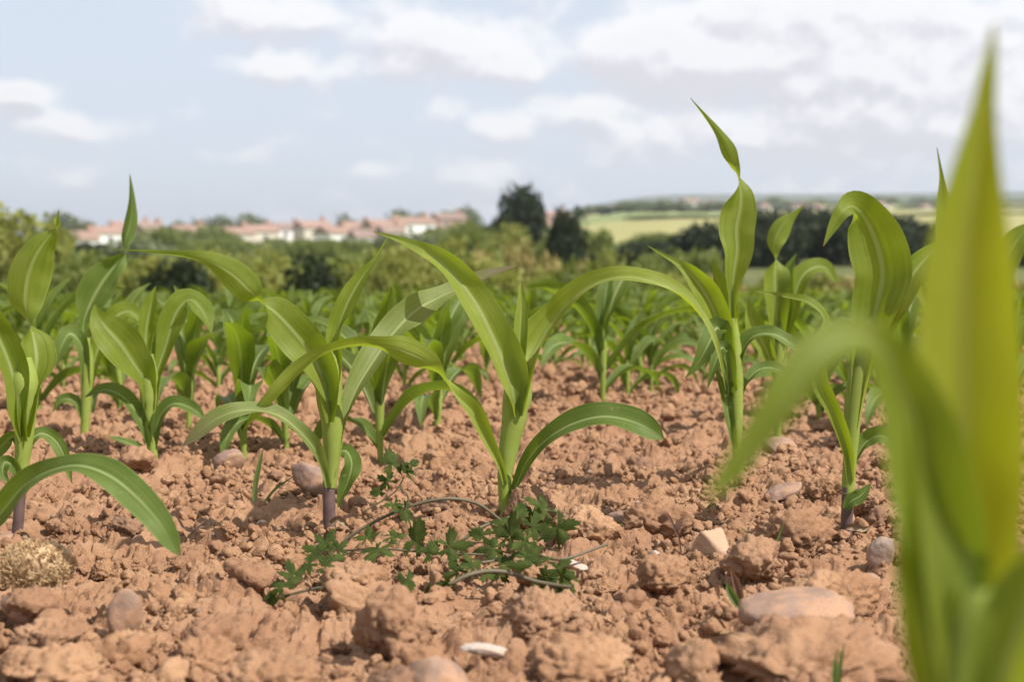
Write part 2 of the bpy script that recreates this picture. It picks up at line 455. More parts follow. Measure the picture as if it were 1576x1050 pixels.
# crumbs too many to count: one scattered object
proto = bpy.data.collections.new('crumb_shapes')
for k in range(8):
    V, Fc = lump(300 + k, 3, 6 + k % 4, .85, .24, .24, (1, .8, .72))
    proto.objects.link(bpy.data.objects.new('crumb_shape', mesh_np('crumb', V, Fc, True, mats=[M_CLOD])))
def instancer(name, pts, scl, rot, idx, coll):
    n = len(pts)
    me = bpy.data.meshes.new(name)
    me.vertices.add(n); me.vertices.foreach_set('co', np.asarray(pts, np.float32).ravel())
    for nm, ty, arr, key in (('scl', 'FLOAT_VECTOR', scl, 'vector'), ('rot', 'FLOAT_VECTOR', rot, 'vector'), ('idx', 'INT', idx, 'value')):
        a = me.attributes.new(nm, ty, 'POINT')
        a.data.foreach_set(key, np.asarray(arr, np.int32 if ty == 'INT' else np.float32).ravel())
    o = mesh_obj(name, me)
    ng = bpy.data.node_groups.new(name, 'GeometryNodeTree')
    ng.interface.new_socket('Geometry', in_out='INPUT', socket_type='NodeSocketGeometry')
    ng.interface.new_socket('Geometry', in_out='OUTPUT', socket_type='NodeSocketGeometry')
    N, L = ng.nodes, ng.links
    gi, go = N.new('NodeGroupInput'), N.new('NodeGroupOutput')
    ci = N.new('GeometryNodeCollectionInfo')
    ci.inputs['Collection'].default_value = coll
    ci.inputs['Separate Children'].default_value = True
    ci.inputs['Reset Children'].default_value = True
    ip = N.new('GeometryNodeInstanceOnPoints'); ip.inputs['Pick Instance'].default_value = True
    def attr(nm, ty):
        a = N.new('GeometryNodeInputNamedAttribute'); a.data_type = ty; a.inputs['Name'].default_value = nm
        return a.outputs[0]
    L.new(gi.outputs[0], ip.inputs['Points']); L.new(ci.outputs[0], ip.inputs['Instance'])
    L.new(attr('idx', 'INT'), ip.inputs['Instance Index'])
    er = N.new('FunctionNodeEulerToRotation'); L.new(attr('rot', 'FLOAT_VECTOR'), er.inputs[0])
    L.new(er.outputs[0], ip.inputs['Rotation']); L.new(attr('scl', 'FLOAT_VECTOR'), ip.inputs['Scale'])
    L.new(ip.outputs[0], go.inputs[0])
    o.modifiers.new('scatter', 'NODES').node_group = ng
    return o
def wedge(n, y0, y1, wide=.42, side=.30, bias=1.0):
    y = (y0**bias + (y1**bias - y0**bias) * rng.random(n)) ** (1 / bias)
    return (rng.random(n) * 2 - 1) * (wide * y + side), y
n1, n2 = 100000, 12000
xa, ya = wedge(n1, .95, 4.6, bias=1.3); xb, yb = wedge(n2, 3.2, 9, bias=1.6)
keepm = (fbm2(xa, ya, .10, 2, 91) + .5 * rng.random(n1)) > .22
xa, ya = xa[keepm], ya[keepm]; n1 = len(xa)
xs, ys_ = np.concatenate([xa, xb]), np.concatenate([ya, yb])
size = np.concatenate([.0020 + .0066 * rng.random(n1) ** 2.2 + .010 * (rng.random(n1) < .12) * rng.random(n1),
                       .006 + .016 * rng.random(n2) ** 2])
zs = soil_height(xs, ys_) + size * .25 - field_drop(np.hypot(xs, ys_))
scl = size[:, None] * rng.uniform(.75, 1.3, (len(xs), 3))
crumbs = instancer('soil_crumbs', np.stack([xs, ys_, zs], 1), scl, rng.uniform(0, 6.28, (len(xs), 3)), rng.integers(0, 8, len(xs)), proto)
tag(crumbs, 'loose brown soil crumbs strewn over the ploughed ground', 'soil crumbs', kind='stuff')

# clods one can count
for k in range(260):
    y = 1.12 + 3.4 * random.random() ** 1.25
    x = random.uniform(-1, 1) * (.375 * y + .03)
    s = .011 + .026 * random.random() ** 2.2 + (.012 if random.random() < .06 else 0)
    o = put_clod('soil_clod', CLOD_MESH[k % 14], (x, y, soil_z(x, y)), s, sink=random.uniform(.25, .7))
    tag(o, 'small lumpy brown soil clod among many on the ploughed ground', 'soil clod', 'soil clods strewn over the field')
BIG_CLODS = [  # px, py of the foot, half-width px, mesh, squash, label
    (602, 985, 62, 3, (1, .9, 1.12), 'big rough clod with a dark left side in front of the weed'),
    (1290, 925, 66, 6, (1, .8, .66), 'large rounded clod left of the blurred foreground leaves'),
    (1262, 1050, 135, 9, (1, .8, .36), 'largest flat-topped clod at the lower right edge of the soil'),
    (545, 905, 42, 1, (1, .9, .9), 'upright clod under the lobed weed leaves'),
    (1165, 885, 52, 4, (1, .9, .85), 'pale crumbly clod behind the purple-green sprout'),
    (1020, 900, 40, 8, (1, .9, .9), 'squarish clod with a dark hollow on its right'),
    (1225, 835, 58, 10, (1, .9, .7), 'broad pale clod behind the two grass blades'),
    (815, 800, 34, 2, (1, .9, 1.2), 'dark cracked clod at the foot of the centre maize plant'),
    (910, 825, 40, 5, (1, .9, .9), 'rough clod right of the large lobed weed leaf'),
    (1015, 815, 52, 12, (1, .9, .75), 'long rough clod in front of the flat mauve stone'),
    (830, 960, 62, 11, (1, .9, .55), 'low wide clod under the right end of the weed'),
    (900, 1030, 75, 13, (1, .8, .5), 'blurred pale clod at the lower edge right of the white stone'),
    (415, 1052, 85, 6, (1, .8, .42), 'blurred smooth clod at the bottom edge left of the pink stone'),
    (80, 1030, 80, 3, (1, .8, .34), 'blurred low clod in the bottom left corner'),
    (70, 992, 56, 10, (1, .8, .34), 'flat clod in front of the mauve stone at the left edge')]
for (px, py, hw, mk, sq, lab) in BIG_CLODS:
    p = ground(px, py); s = hw * depth_of(p) / F_PX * 1.12
    V, Fc = lump(1300 + px, 5, 8, .78, .25, .17, (sq[0], sq[1], sq[2] * .85))
    o = put_clod('soil_clod', mesh_np('soil_clod', V, Fc, True, mats=[M_CLOD]), (p.x, p.y + s * .6, soil_z(p.x, p.y + s * .6) * .5), s, (0.12, -.1, .3), (1, 1, 1), .62 - .40 * sq[2])
    tag(o, lab, 'soil clod', 'large soil clods')

STONES = [  # px, py foot, half-width px, dims (w, d, h), rotation, facets, sharp, material, label
    (183, 958, 40, (.72, .62, 1.45), (.1, .30, .3), 8, .25, M_ST_PINK, 'upright rounded pinkish stone with a dark left side'),
    (668, 1062, 74, (1, .8, .62), (.1, .05, .2), 7, .25, M_ST_PINK, 'blurred smooth pink-brown stone at the bottom edge'),
    (745, 1002, 40, (1, .5, .25), (.1, .1, 0), 8, .5, M_ST_WHITE, 'flat white stone behind the pink-brown stone'),
    (1232, 972, 104, (1, .7, .46), (.05, .0, .1), 7, .2, M_ST_PINK, 'broad pinkish-grey flat stone half buried at lower right'),
    (1106, 850, 46, (1, .7, .72), (.0, .42, -.3), 6, .95, M_ST_TAN, 'angular tan stone with a sharp ridge near the seedling'),
    (1008, 856, 16, (1, .8, .85), (.2, .2, .4), 6, .9, M_ST_WHITE, 'small cream-white stone left of the angular tan stone'),
    (1206, 765, 42, (1, .6, .32), (0, -.30, .2), 7, .2, M_ST_MAUVE, 'slanted mauve flat stone beside the right-hand maize'),
    (1205, 695, 32, (1, .8, .62), (.1, .1, .2), 7, .2, M_ST_PINK, 'rounded mauve stone behind the blurred arching leaf'),
    (1362, 866, 24, (1, .9, 1.1), (.2, .3, .5), 6, .8, M_ST_GREY, 'grey angular stone at the edge of the blurred foreground plant'),
    (478, 756, 42, (1, .7, .80), (.1, .35, .1), 7, .25, M_ST_MAUVE, 'large mauve stone behind the second maize plant'),
    (350, 722, 28, (1, .7, .75), (.1, -.2, .1), 7, .3, M_ST_MAUVE, 'mauve stone left of the thin grass blade'),
    (1000, 800, 68, (1, .6, .30), (0, .08, .1), 7, .2, M_ST_MAUVE, 'long flat mauve stone lying right of the centre maize'),
    (28, 948, 46, (1, .7, .55), (0, .25, .1), 7, .2, M_ST_MAUVE, 'smooth mauve stone at the left edge before the stubble'),
    (4, 838, 26, (1, .8, .5), (0, .1, .1), 7, .2, M_ST_MAUVE, 'mauve stone at the foot of the leftmost maize'),
    (402, 793, 9, (1, .7, .6), (0, .1, .1), 7, .4, M_ST_WHITE, 'tiny white pebble left of the second maize plant'),
    (880, 858, 26, (1, .5, .36), (0, .3, .1), 7, .2, M_ST_WHITE, 'pale curved pebble behind the right weed leaves'),
    (1345, 886, 16, (1, .8, .7), (0, .3, .1), 7, .5, M_ST_PINK, 'small pinkish stone under the large right clod')]
for k, (px, py, hw, dims, rot, fcs, shp, mt, lab) in enumerate(STONES):
    p = ground(px, py); s = hw * depth_of(p) / F_PX
    V, Fc = lump(500 + k, 4, fcs + 2, max(shp, .62), .14, .030, dims, .42 if shp > .75 else .52)
    o = mesh_obj('stone', mesh_np('stone', V * s, Fc, True, mats=[mt]))
    o.rotation_euler = rot
    yy = p.y + s * dims[1]
    o.location = (p.x, yy, soil_z(p.x, yy) * .6 + s * dims[2] * (.20 if dims[2] < .45 else (.30 if dims[2] < 1 else .50)))
    tag(o, lab, 'stone', 'stones lying in the soil')
PEB = []
for k in range(6):
    V, Fc = lump(700 + k, 2, 7, .5, .12, 0, (1, .8, .6))
    PEB.append(mesh_np('pebble', V, Fc, True, mats=[(M_ST_WHITE, M_ST_PINK, M_ST_MAUVE, M_ST_TAN, M_ST_GREY, M_ST_PINK)[k]]))
for k in range(70):
    y = 1.2 + 2.6 * random.random() ** 1.2; x = random.uniform(-1, 1) * (.37 * y)
    s = random.uniform(.003, .0075) * (1.0 if k % 6 else 1.5)
    o = put_clod('pebble', PEB[random.choice((0, 1, 1, 2, 2, 3, 4, 5))], (x, y, soil_z(x, y)), s, sink=.1)
    tag(o, 'tiny pale pebble lying loose on the brown soil', 'pebble', 'tiny pebbles strewn on the soil')

# ------------------------------------------------------------------ maize
def ribbon(P, Wd, Nn, width, fold, n_across, wave=0.0, wave_f=5.0, phase=0.0, taperfold=True):
    """leaf blade: centre line P, width directions, normals, widths, fold angles -> verts, faces, uv"""
    n = len(P); s = np.linspace(-1, 1, n_across)
    v = np.linspace(0, 1, n)
    half = width[:, None, None] * .5
    a = np.abs(s)[None, :, None]; sg = s[None, :, None]
    fo = fold[:, None, None]
    # rounded gutter: the angle grows from the rib outward
    off = Wd[:, None, :] * (sg * np.cos(fo * (.55 + .45 * a))) + Nn[:, None, :] * (a * np.sin(fo) * (.75 + .25 * a))
    wv = wave * np.sin(v * wave_f * 6.283 + phase)[:, None] * (s[None, :] > 0) + wave * np.sin(v * wave_f * 5.1 + phase * 2 + 1)[:, None] * (s[None, :] < 0)
    off = off + Nn[:, None, :] * (wv[:, :, None] * a ** 2)
    V = P[:, None, :] + off * half
    uv = np.stack(np.broadcast_arrays((s[None, :] + 1) / 2, v[:, None]), -1)
    return V.reshape(-1, 3), grid_faces(n, n_across), uv.reshape(-1, 2)
def hero_leaf(parent, depth, pts, mat, nv=44, wave=.10, name='leaf'):
    wave = wave * 1.9
    """pts: px, py, depth offset, width px, roll deg, fold deg"""
    rows = []
    roll, fold = 0, 25
    for q in pts:
        if len(q) > 4: roll = q[4]
        if len(q) > 5: fold = q[5]
        p = at(q[0], q[1], depth + q[2])
        rows.append((p.x, p.y, p.z, q[3] * 1.14 * (depth + q[2]) / F_PX, R(roll), R(min(58, fold * 1.05))))
    C_ = np.array(rows)
    Tc = norm(np.gradient(C_[:, :3], axis=0)); W0c = norm(np.cross(Tc, norm(C_[:, :3] - np.array([0, 0, CAM_H]))))
    for i in range(len(rows)):
        if abs(C_[i, 4]) < R(80) and W0c[i, 2] * math.sin(C_[i, 4]) > .15 * abs(math.sin(C_[i, 4])):
            C_[i, 4] = -C_[i, 4]
    A = spline(C_, nv)
    P = A[:, :3]; T = norm(np.gradient(P, axis=0))
    view = norm(P - np.array([0, 0, CAM_H]))
    W0 = norm(np.cross(T, view)); B = np.cross(T, W0)
    Wd = W0 * np.cos(A[:, 4:5]) + B * np.sin(A[:, 4:5])
    Nn = np.cross(T, Wd)
    wid = np.maximum(A[:, 3], .0003)
    V, Fc, uv = ribbon(P, Wd, Nn, wid, A[:, 5], 9, wave, random.uniform(2.5, 5), random.uniform(0, 6))
    V = V - np.array(parent.location)
    return mesh_obj(name, mesh_np(name, V, Fc, True, uv, [mat]), parent)
def tube(name, pts, mat, parent, seg=10, nv=16, wob=0.03, origin=None):
    """pts rows: x, y, z, radius"""
    A = spline(pts, nv)
    P = A[:, :3]; T = norm(np.gradient(P, axis=0))
    ref = np.array([0, 1.0, 0.02]) if abs(T[0][1]) < .9 else np.array([1.0, 0, 0])
    U = norm(np.cross(T, ref)); Bn = np.cross(T, U)
    an = np.linspace(0, 2 * math.pi, seg, endpoint=False)
    rad = np.maximum(A[:, 3], .0002)[:, None] * (1 + wob * rng.normal(size=(nv, seg)))
    V = P[:, None, :] + (U[:, None, :] * np.cos(an)[None, :, None] + Bn[:, None, :] * np.sin(an)[None, :, None]) * rad[:, :, None]
    V = V.reshape(-1, 3)
    Fc = []
    for i in range(nv - 1):
        for j in range(seg):
            a, b = i * seg + j, i * seg + (j + 1) % seg
            Fc.append((a, b, b + seg, a + seg))
    o = np.array(origin if origin is not None else (parent.location if parent else (0, 0, 0)))
    uv = np.stack(np.broadcast_arrays((np.arange(seg) / seg)[None, :], np.linspace(0, 1, nv)[:, None]), -1).reshape(-1, 2)
    return mesh_obj(name, mesh_np(name, V - o, Fc, True, uv, [mat]), parent)
def hero_stalk(parent, depth, pts, mat, name, sink=0):
    rows = []
    for q in pts:
        p = at(q[0], q[1], depth + (q[3] if len(q) > 3 else 0))
        rows.append((p.x, p.y, p.z, q[2] * .5 * depth / F_PX))
    return tube(name, rows, mat, parent)
def hero(px, py, label, group='maize plants of the front rows', dz=0.0):
    p = ground(px, py)
    p.y += dz
    return empty('maize_plant', p, label, 'maize plant', group), depth_of(p)

# centre plant
t, z = hero(780, 790, 'sharp central young maize plant with four arching leaves and an upright shoot')
hero_stalk(t, z, [(779, 810, 24), (779, 785, 22), (777, 745, 22), (777, 728, 23)], M_STALK, 'stalk_base')
hero_stalk(t, z, [(777, 733, 22), (783, 690, 30), (791, 645, 38), (796, 610, 44), (799, 580, 38), (800, 550, 18)], M_STALK, 'stalk')
hero_leaf(t, z, [(793, 640, -.016, 22, 30, 55), (790, 612, -.020, 42, 28, 48), (784, 585, -.022, 54, 25, 42), (764, 533, -.025, 62, 20, 38), (730, 465, -.03, 58, 20, 38), (690, 415, -.03, 42, 20, 40), (655, 388, -.02, 26, 20, 35), (622, 372, 0, 12, 20, 30), (574, 356, .03, 1)], M_LEAF_SUNLIT, 50)
hero_leaf(t, z, [(797, 600, -.01, 14, 0, 50), (798, 560, -.012, 20, 10, 40), (800, 505, -.014, 25, 10, 38), (802, 468, -.014, 17, 10, 35), (801, 430, -.014, 1)], M_LEAF_SUNLIT, 30, .02)
hero_leaf(t, z, [(798, 640, -.014, 20, 0, 60), (801, 615, -.015, 42, -15, 50), (808, 582, -.006, 58, -25, 44), (828, 535, .02, 68, -35, 48), (855, 490, .02, 56, -30, 50), (885, 458, .0, 44, 35, 40), (925, 434, -.02, 34, 45, 35), (968, 427, -.04, 36, 50, 30), (1015, 438, -.05, 32, 55, 30), (1055, 462, -.05, 26, 60, 35), (1087, 500, -.05, 17, 55, 30), (1103, 535, -.05, 9, 40, 30), (1117, 602, -.05, 1)], M_LEAF_SUNLIT, 60, .08)
hero_leaf(t, z, [(778, 745, -.008, 14, 0, 60), (770, 718, -.012, 16, 10, 50), (750, 680, -.03, 24, 20, 40), (727, 637, -.06, 30, 30, 35), (700, 608, -.10, 24, 55, 25), (681, 581, -.12, 20, 92, 10), (655, 556, -.14, 36, 160, 16), (620, 540, -.16, 40, 160, 18), (588, 533, -.17, 30, 125, 20), (550, 530, -.18, 28, 118, 22), (500, 543, -.18, 28, 122, 22), (455, 575, -.18, 27, 135, 22), (425, 603, -.18, 22, 145, 20), (395, 636, -.17, 12, 160, 20), (374, 664, -.16, 1)], M_LEAF_SUNLIT, 70, .06)
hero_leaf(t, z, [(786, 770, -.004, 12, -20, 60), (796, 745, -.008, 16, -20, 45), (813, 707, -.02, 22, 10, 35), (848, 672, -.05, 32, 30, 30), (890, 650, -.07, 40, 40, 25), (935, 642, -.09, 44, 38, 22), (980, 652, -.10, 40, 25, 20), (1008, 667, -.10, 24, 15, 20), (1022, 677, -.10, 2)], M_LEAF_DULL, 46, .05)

# second plant from the left
t, z = hero(507, 812, 'young maize with purple stalk base and a twisted leaf reaching far left')
hero_stalk(t, z, [(507, 832, 20), (507, 808, 20), (506, 770, 20), (506, 742, 19)], M_STALK_PURPLE, 'stalk_base')
hero_stalk(t, z, [(507, 750, 21), (510, 725, 22), (512, 690, 28), (511, 650, 34), (506, 605, 42), (505, 570, 42), (507, 530, 20)], M_STALK, 'stalk')
hero_leaf(t, z, [(508, 650, -.014, 20, 0, 60), (504, 620, -.017, 38, -10, 52), (496, 582, -.018, 56, -10, 46), (478, 545, -.02, 66, -5, 40), (455, 515, -.03, 62, 0, 25), (422, 480, -.04, 46, 20, 14), (401, 465, -.05, 24, 92, 10), (385, 448, -.05, 40, 160, 12), (360, 424, -.05, 44, 172, 20), (330, 406, -.05, 31, 165, 26), (295, 396, -.04, 19, 145, 35), (250, 390, -.02, 9, 140, 40), (170, 384, .0, 1)], M_LEAF, 64, .06)
hero_leaf(t, z, [(509, 620, .0, 26, 0, 70), (512, 560, .0, 38, 10, 60), (521, 505, .0, 36, 25, 50), (533, 470, 0, 34, 10, 40), (546, 445, 0, 30, 15, 35), (562, 420, 0, 18, 20, 30), (577, 400, 0, 7, 20, 30), (599, 362, .01, 1)], M_LEAF, 40, .05)
hero_leaf(t, z, [(513, 735, .0, 18, -20, 70), (519, 700, .005, 24, -20, 60), (529, 650, .015, 30, -20, 55), (548, 600, .03, 38, -20, 45), (572, 560, .05, 46, -25, 40), (606, 512, .08, 50, -25, 32), (640, 478, .10, 44, 10, 25), (675, 458, .12, 34, 35, 22), (715, 440, .14, 26, 40, 25), (755, 422, .15, 18, 45, 30), (798, 408, .16, 1)], M_LEAF_PURPLE, 56, .07)
hero_leaf(t, z, [(506, 750, -.006, 16, 0, 65), (498, 722, -.01, 18, 10, 50), (484, 692, -.03, 24, 25, 40), (458, 662, -.05, 26, 35, 30), (430, 641, -.06, 28, 50, 25), (397, 632, -.07, 28, 55, 20), (362, 634, -.08, 29, 40, 20), (325, 650, -.08, 26, 25, 15), (298, 672, -.08, 16, 15, 15), (281, 688, -.08, 1)], M_LEAF_PURPLE, 46, .06)
hero_leaf(t, z, [(514, 705, .01, 10, 0, 50), (531, 694, .015, 20, -20, 30), (541, 712, .015, 27, -25, 20), (535, 742, .015, 24, -25, 25), (525, 765, .015, 12, -20, 20), (520, 782, .015, 1)], M_LEAF_DULL, 26, .04)

# leftmost plant
t, z = hero(27, 832, 'leftmost maize plant with purple stalk base and upright twisted top leaf')
hero_stalk(t, z, [(24, 850, 17), (26, 830, 17), (29, 790, 17), (32, 750, 18)], M_STALK_PURPLE, 'stalk_base')
hero_stalk(t, z, [(31, 757, 19), (33, 720, 22), (37, 680, 28), (38, 635, 36), (37, 590, 46), (37, 550, 24)], M_STALK, 'stalk')
hero_leaf(t, z, [(39, 672, -.012, 22, 0, 60), (43, 640, -.012, 40, 10, 52), (50, 595, .005, 54, 15, 48), (56, 555, .01, 58, 10, 35), (52, 522, .015, 44, 30, 20), (45, 500, .015, 24, 92, 10), (39, 470, .01, 46, 160, 16), (42, 430, .005, 62, 168, 24), (54, 395, .0, 54, 170, 28), (70, 370, 0, 34, 170, 30), (84, 352, 0, 14, 110, 20), (89, 337, 0, 9, 40, 30), (91, 323, 0, 1)], M_LEAF, 60, .04)
hero_leaf(t, z, [(36, 680, -.016, 20, 0, 60), (31, 640, -.018, 38, -10, 52), (20, 580, -.015, 50, -15, 45), (2, 530, -.02, 54, -10, 40), (-25, 480, -.03, 44, 0, 35), (-70, 440, -.04, 20, 10, 30), (-110, 430, -.04, 1)], M_LEAF, 40, .05)
hero_leaf(t, z, [(36, 715, .01, 16, 0, 60), (47, 680, .015, 18, -10, 40), (62, 668, .02, 20, 20, 30), (82, 676, .03, 21, 10, 25), (98, 702, .03, 18, 0, 20), (111, 745, .03, 1)], M_LEAF_DULL, 28, .05)
hero_leaf(t, z, [(31, 740, -.01, 14, 0, 60), (22, 720, -.02, 20, 0, 40), (8, 712, -.025, 22, 10, 30), (4, 728, -.03, 16, 10, 20), (14, 745, -.03, 2)], M_LEAF_DULL, 22, .05)
hero_leaf(t, z, [(34, 700, .01, 14, 0, 60), (22, 672, .015, 20, 0, 40), (0, 690, .02, 22, 0, 30), (-30, 730, .02, 1)], M_LEAF_DULL, 22, .05)
# neighbour standing outside the left edge: only its long low leaf is in view
t, z = hero(-70, 868, 'maize outside the left edge whose long low leaf arches into view')
hero_stalk(t, z, [(-72, 890, 18), (-70, 865, 18), (-66, 800, 20), (-60, 730, 28), (-62, 650, 22), (-62, 600, 8)], M_STALK, 'stalk')
hero_leaf(t, z, [(-68, 840, -.01, 16, 0, 60), (-45, 822, -.03, 26, 20, 40), (-5, 796, -.06, 38, 20, 30), (38, 748, -.10, 40, 30, 28), (85, 723, -.13, 34, 45, 25), (126, 718, -.15, 40, 40, 22), (168, 733, -.16, 46, 25, 18), (208, 764, -.17, 46, 15, 16), (243, 803, -.18, 38, 10, 16), (266, 838, -.18, 22, 5, 12), (277, 857, -.18, 2)], M_LEAF_DULL, 54, .05)
hero_leaf(t, z, [(-64, 720, 0, 24, 0, 70), (-80, 600, 0, 50, 0, 45), (-120, 500, 0, 46, 10, 30), (-190, 460, 0, 1)], M_LEAF, 30)

# right plant with the tall wavy leaf
t, z = hero(1137, 742, 'maize with a tall wavy leaf rising highest against the sky')
hero_stalk(t, z, [(1138, 760, 15), (1137, 738, 15), (1135, 690, 16), (1133, 645, 20)], M_STALK, 'stalk_base')
hero_stalk(t, z, [(1134, 655, 19), (1131, 610, 26), (1129, 570, 30), (1128, 530, 26), (1128, 490, 12)], M_STALK, 'stalk')
hero_leaf(t, z, [(1129, 560, 0, 16, 0, 70), (1128, 500, 0, 16, 0, 60), (1127, 455, 0, 18, 5, 45), (1129, 420, 0, 34, 10, 35), (1134, 385, 0, 46, 10, 28), (1133, 352, 0, 54, 5, 25), (1138, 325, 0, 52, 0, 25), (1140, 300, 0, 34, 25, 22), (1136, 274, 0, 18, 92, 12), (1130, 254, 0, 17, 150, 18), (1121, 232, 0, 23, 168, 22), (1106, 206, 0, 13, 160, 28), (1086, 180, .0, 7, 150, 30), (1062, 150, 0, 1)], M_LEAF, 66, .10)
hero_leaf(t, z, [(1128, 600, -.005, 24, 0, 70), (1118, 540, -.01, 36, -10, 55), (1103, 490, -.015, 46, -15, 48), (1084, 450, -.02, 50, -10, 45), (1064, 424, -.02, 30, 10, 40), (1040, 405, -.01, 13, 30, 35), (996, 378, .02, 1)], M_LEAF, 40, .06)
hero_leaf(t, z, [(1128, 580, .01, 22, 0, 70), (1122, 510, .012, 34, 20, 55), (1112, 460, .015, 38, 25, 45), (1102, 425, .015, 20, 25, 40), (1096, 397, .01, 1)], M_LEAF, 34, .05)
hero_leaf(t, z, [(1126, 590, -.015, 20, 0, 65), (1113, 530, -.03, 30, 10, 45), (1104, 505, -.045, 34, 20, 30), (1090, 530, -.06, 30, 10, 25), (1075, 558, -.06, 16, 0, 20), (1055, 582, -.06, 1)], M_LEAF_DULL, 34, .05)
hero_leaf(t, z, [(1130, 600, .0, 20, 0, 65), (1140, 545, .0, 24, 20, 45), (1160, 518, -.01, 26, 45, 30), (1190, 515, -.02, 24, 45, 25), (1225, 535, -.02, 16, 30, 20), (1250, 562, -.02, 1)], M_LEAF_DULL, 34, .05)
hero_leaf(t, z, [(1126, 610, -.01, 16, 0, 65), (1122, 560, -.04, 20, 20, 40), (1112, 535, -.06, 22, 20, 25), (1100, 560, -.07, 16, 0, 25), (1089, 598, -.07, 1)], M_LEAF_DULL, 30, .05)
hero_leaf(t, z, [(1133, 640, .01, 14, 0, 60), (1148, 590, .02, 18, 30, 40), (1172, 568, .03, 20, 40, 25), (1200, 570, .03, 18, 30, 20), (1222, 590, .03, 1)], M_LEAF_DULL, 28, .05)
hero_leaf(t, z, [(1132, 690, -.005, 14, 0, 65), (1122, 650, -.01, 18, -20, 40), (1116, 610, -.01, 18, -20, 30), (1108, 585, 0, 10, -20, 25), (1098, 560, .01, 1)], M_LEAF_DULL, 28, .05)

# right plant half hidden by the blurred foreground leaf
t, z = hero(1304, 818, 'maize with a broad folded-over top leaf behind the blurred foreground plant')
hero_stalk(t, z, [(1303, 838, 18), (1303, 815, 18), (1304, 780, 19), (1305, 750, 19)], M_STALK_PURPLE, 'stalk_base')
hero_stalk(t, z, [(1305, 760, 20), (1307, 720, 21), (1310, 680, 24), (1313, 630, 28), (1322, 575, 34), (1335, 520, 30), (1340, 480, 14)], M_STALK, 'stalk')
hero_leaf(t, z, [(1312, 660, 0, 24, 0, 75), (1322, 585, 0, 40, 0, 60), (1335, 530, 0, 58, 5, 48), (1350, 470, -.01, 76, 8, 35), (1358, 420, -.02, 84, 5, 25), (1347, 370, -.03, 80, 0, 18), (1330, 335, -.04, 60, 5, 12), (1312, 318, -.06, 44, 20, 12), (1297, 325, -.08, 24, 5, 15), (1283, 347, -.08, 15, 0, 15), (1267, 379, -.08, 1)], M_LEAF, 60, .05)
hero_leaf(t, z, [(1309, 740, -.004, 18, 0, 70), (1302, 695, -.01, 24, 15, 50), (1280, 635, -.03, 30, 20, 42), (1258, 585, -.05, 30, 20, 35), (1255, 530, -.06, 26, 30, 30), (1268, 490, -.05, 20, 60, 25), (1245, 466, -.05, 18, 50, 25), (1210, 457, -.04, 10, 40, 30), (1160, 448, -.03, 1)], M_LEAF, 50, .05)
hero_leaf(t, z, [(1315, 640, .01, 26, 0, 70), (1335, 570, .015, 40, -10, 55), (1362, 510, .02, 52, -15, 45), (1385, 455, .02, 56, -10, 38), (1410, 415, .02, 42, -5, 35), (1445, 380, .03, 16, 10, 30), (1475, 372, .03, 1)], M_LEAF, 44, .06)
hero_leaf(t, z, [(1308, 735, .004, 18, -10, 65), (1318, 705, .008, 22, -20, 50), (1334, 680, .01, 28, -20, 35), (1358, 672, .0, 26, 20, 25), (1385, 695, 0, 16, 10, 20), (1400, 730, 0, 1)], M_LEAF_DULL, 32, .05)
hero_leaf(t, z, [(1301, 784, -.008, 10, 0, 50), (1310, 772, -.012, 20, 10, 25), (1324, 764, -.015, 20, 10, 20), (1341, 744, -.015, 1)], M_LEAF_DULL, 20, .05)

# blurred foreground plant
p = Vector((.155, .50, 0)); z = depth_of(p)
t = empty('maize_plant', p, 'huge out-of-focus maize plant filling the right foreground', 'maize plant', 'maize plants of the front rows')
b = at(1500, 1500, z)
tube('stalk', [(.158, .50, -.02, .009), (.158, .50, .06, .009), (.160, .50, .13, .012), (.163, .50, .19, .014), (.165, .50, .25, .006)], M_STALK, t)
hero_leaf(t, z, [(1505, 1300, -.012, 90, 0, 50), (1502, 1120, -.014, 115, 0, 42), (1497, 1000, -.012, 130, 3, 38), (1491, 880, -.008, 150, 5, 35), (1486, 740, 0, 168, 8, 33), (1484, 600, 0, 166, 8, 30), (1484, 480, 0, 148, 8, 30), (1488, 370, 0, 118, 8, 30), (1498, 270, 0, 78, 8, 30), (1512, 170, 0, 38, 8, 30), (1522, 100, 0, 22, 5, 25), (1530, 35, .0, 3)], M_LEAF_BACKLIT, 50, .02)
hero_leaf(t, z, [(1495, 1250, .01, 90, 0, 65), (1482, 1010, .005, 120, 0, 50), (1455, 860, .0, 135, -5, 38), (1424, 720, -.005, 130, -8, 28), (1392, 610, -.01, 92, -15, 20), (1356, 540, -.02, 66, 15, 14), (1312, 518, -.03, 60, 30, 14), (1258, 548, -.04, 68, 25, 16), (1208, 614, -.045, 60, 15, 18), (1158, 682, -.045, 44, 10, 18), (1118, 736, -.045, 30, 5, 14), (1085, 775, -.045, 4)], M_LEAF, 60, .03)
hero_leaf(t, z, [(1490, 1350, -.005, 80, 0, 50), (1455, 1150, -.005, 110, 20, 40), (1425, 1000, -.005, 100, 20, 34), (1406, 900, -.005, 74, 20, 30), (1392, 820, 0, 34, 20, 25), (1384, 760, 0, 2)], M_LEAF, 36, .03)
hero_leaf(t, z, [(1510, 1350, -.025, 100, 0, 50), (1530, 1150, -.03, 110, -10, 40), (1560, 1000, -.035, 120, -20, 32), (1610, 890, -.04, 90, -20, 28), (1670, 830, -.05, 50, 0, 20), (1740, 850, -.05, 2)], M_LEAF, 36, .03)

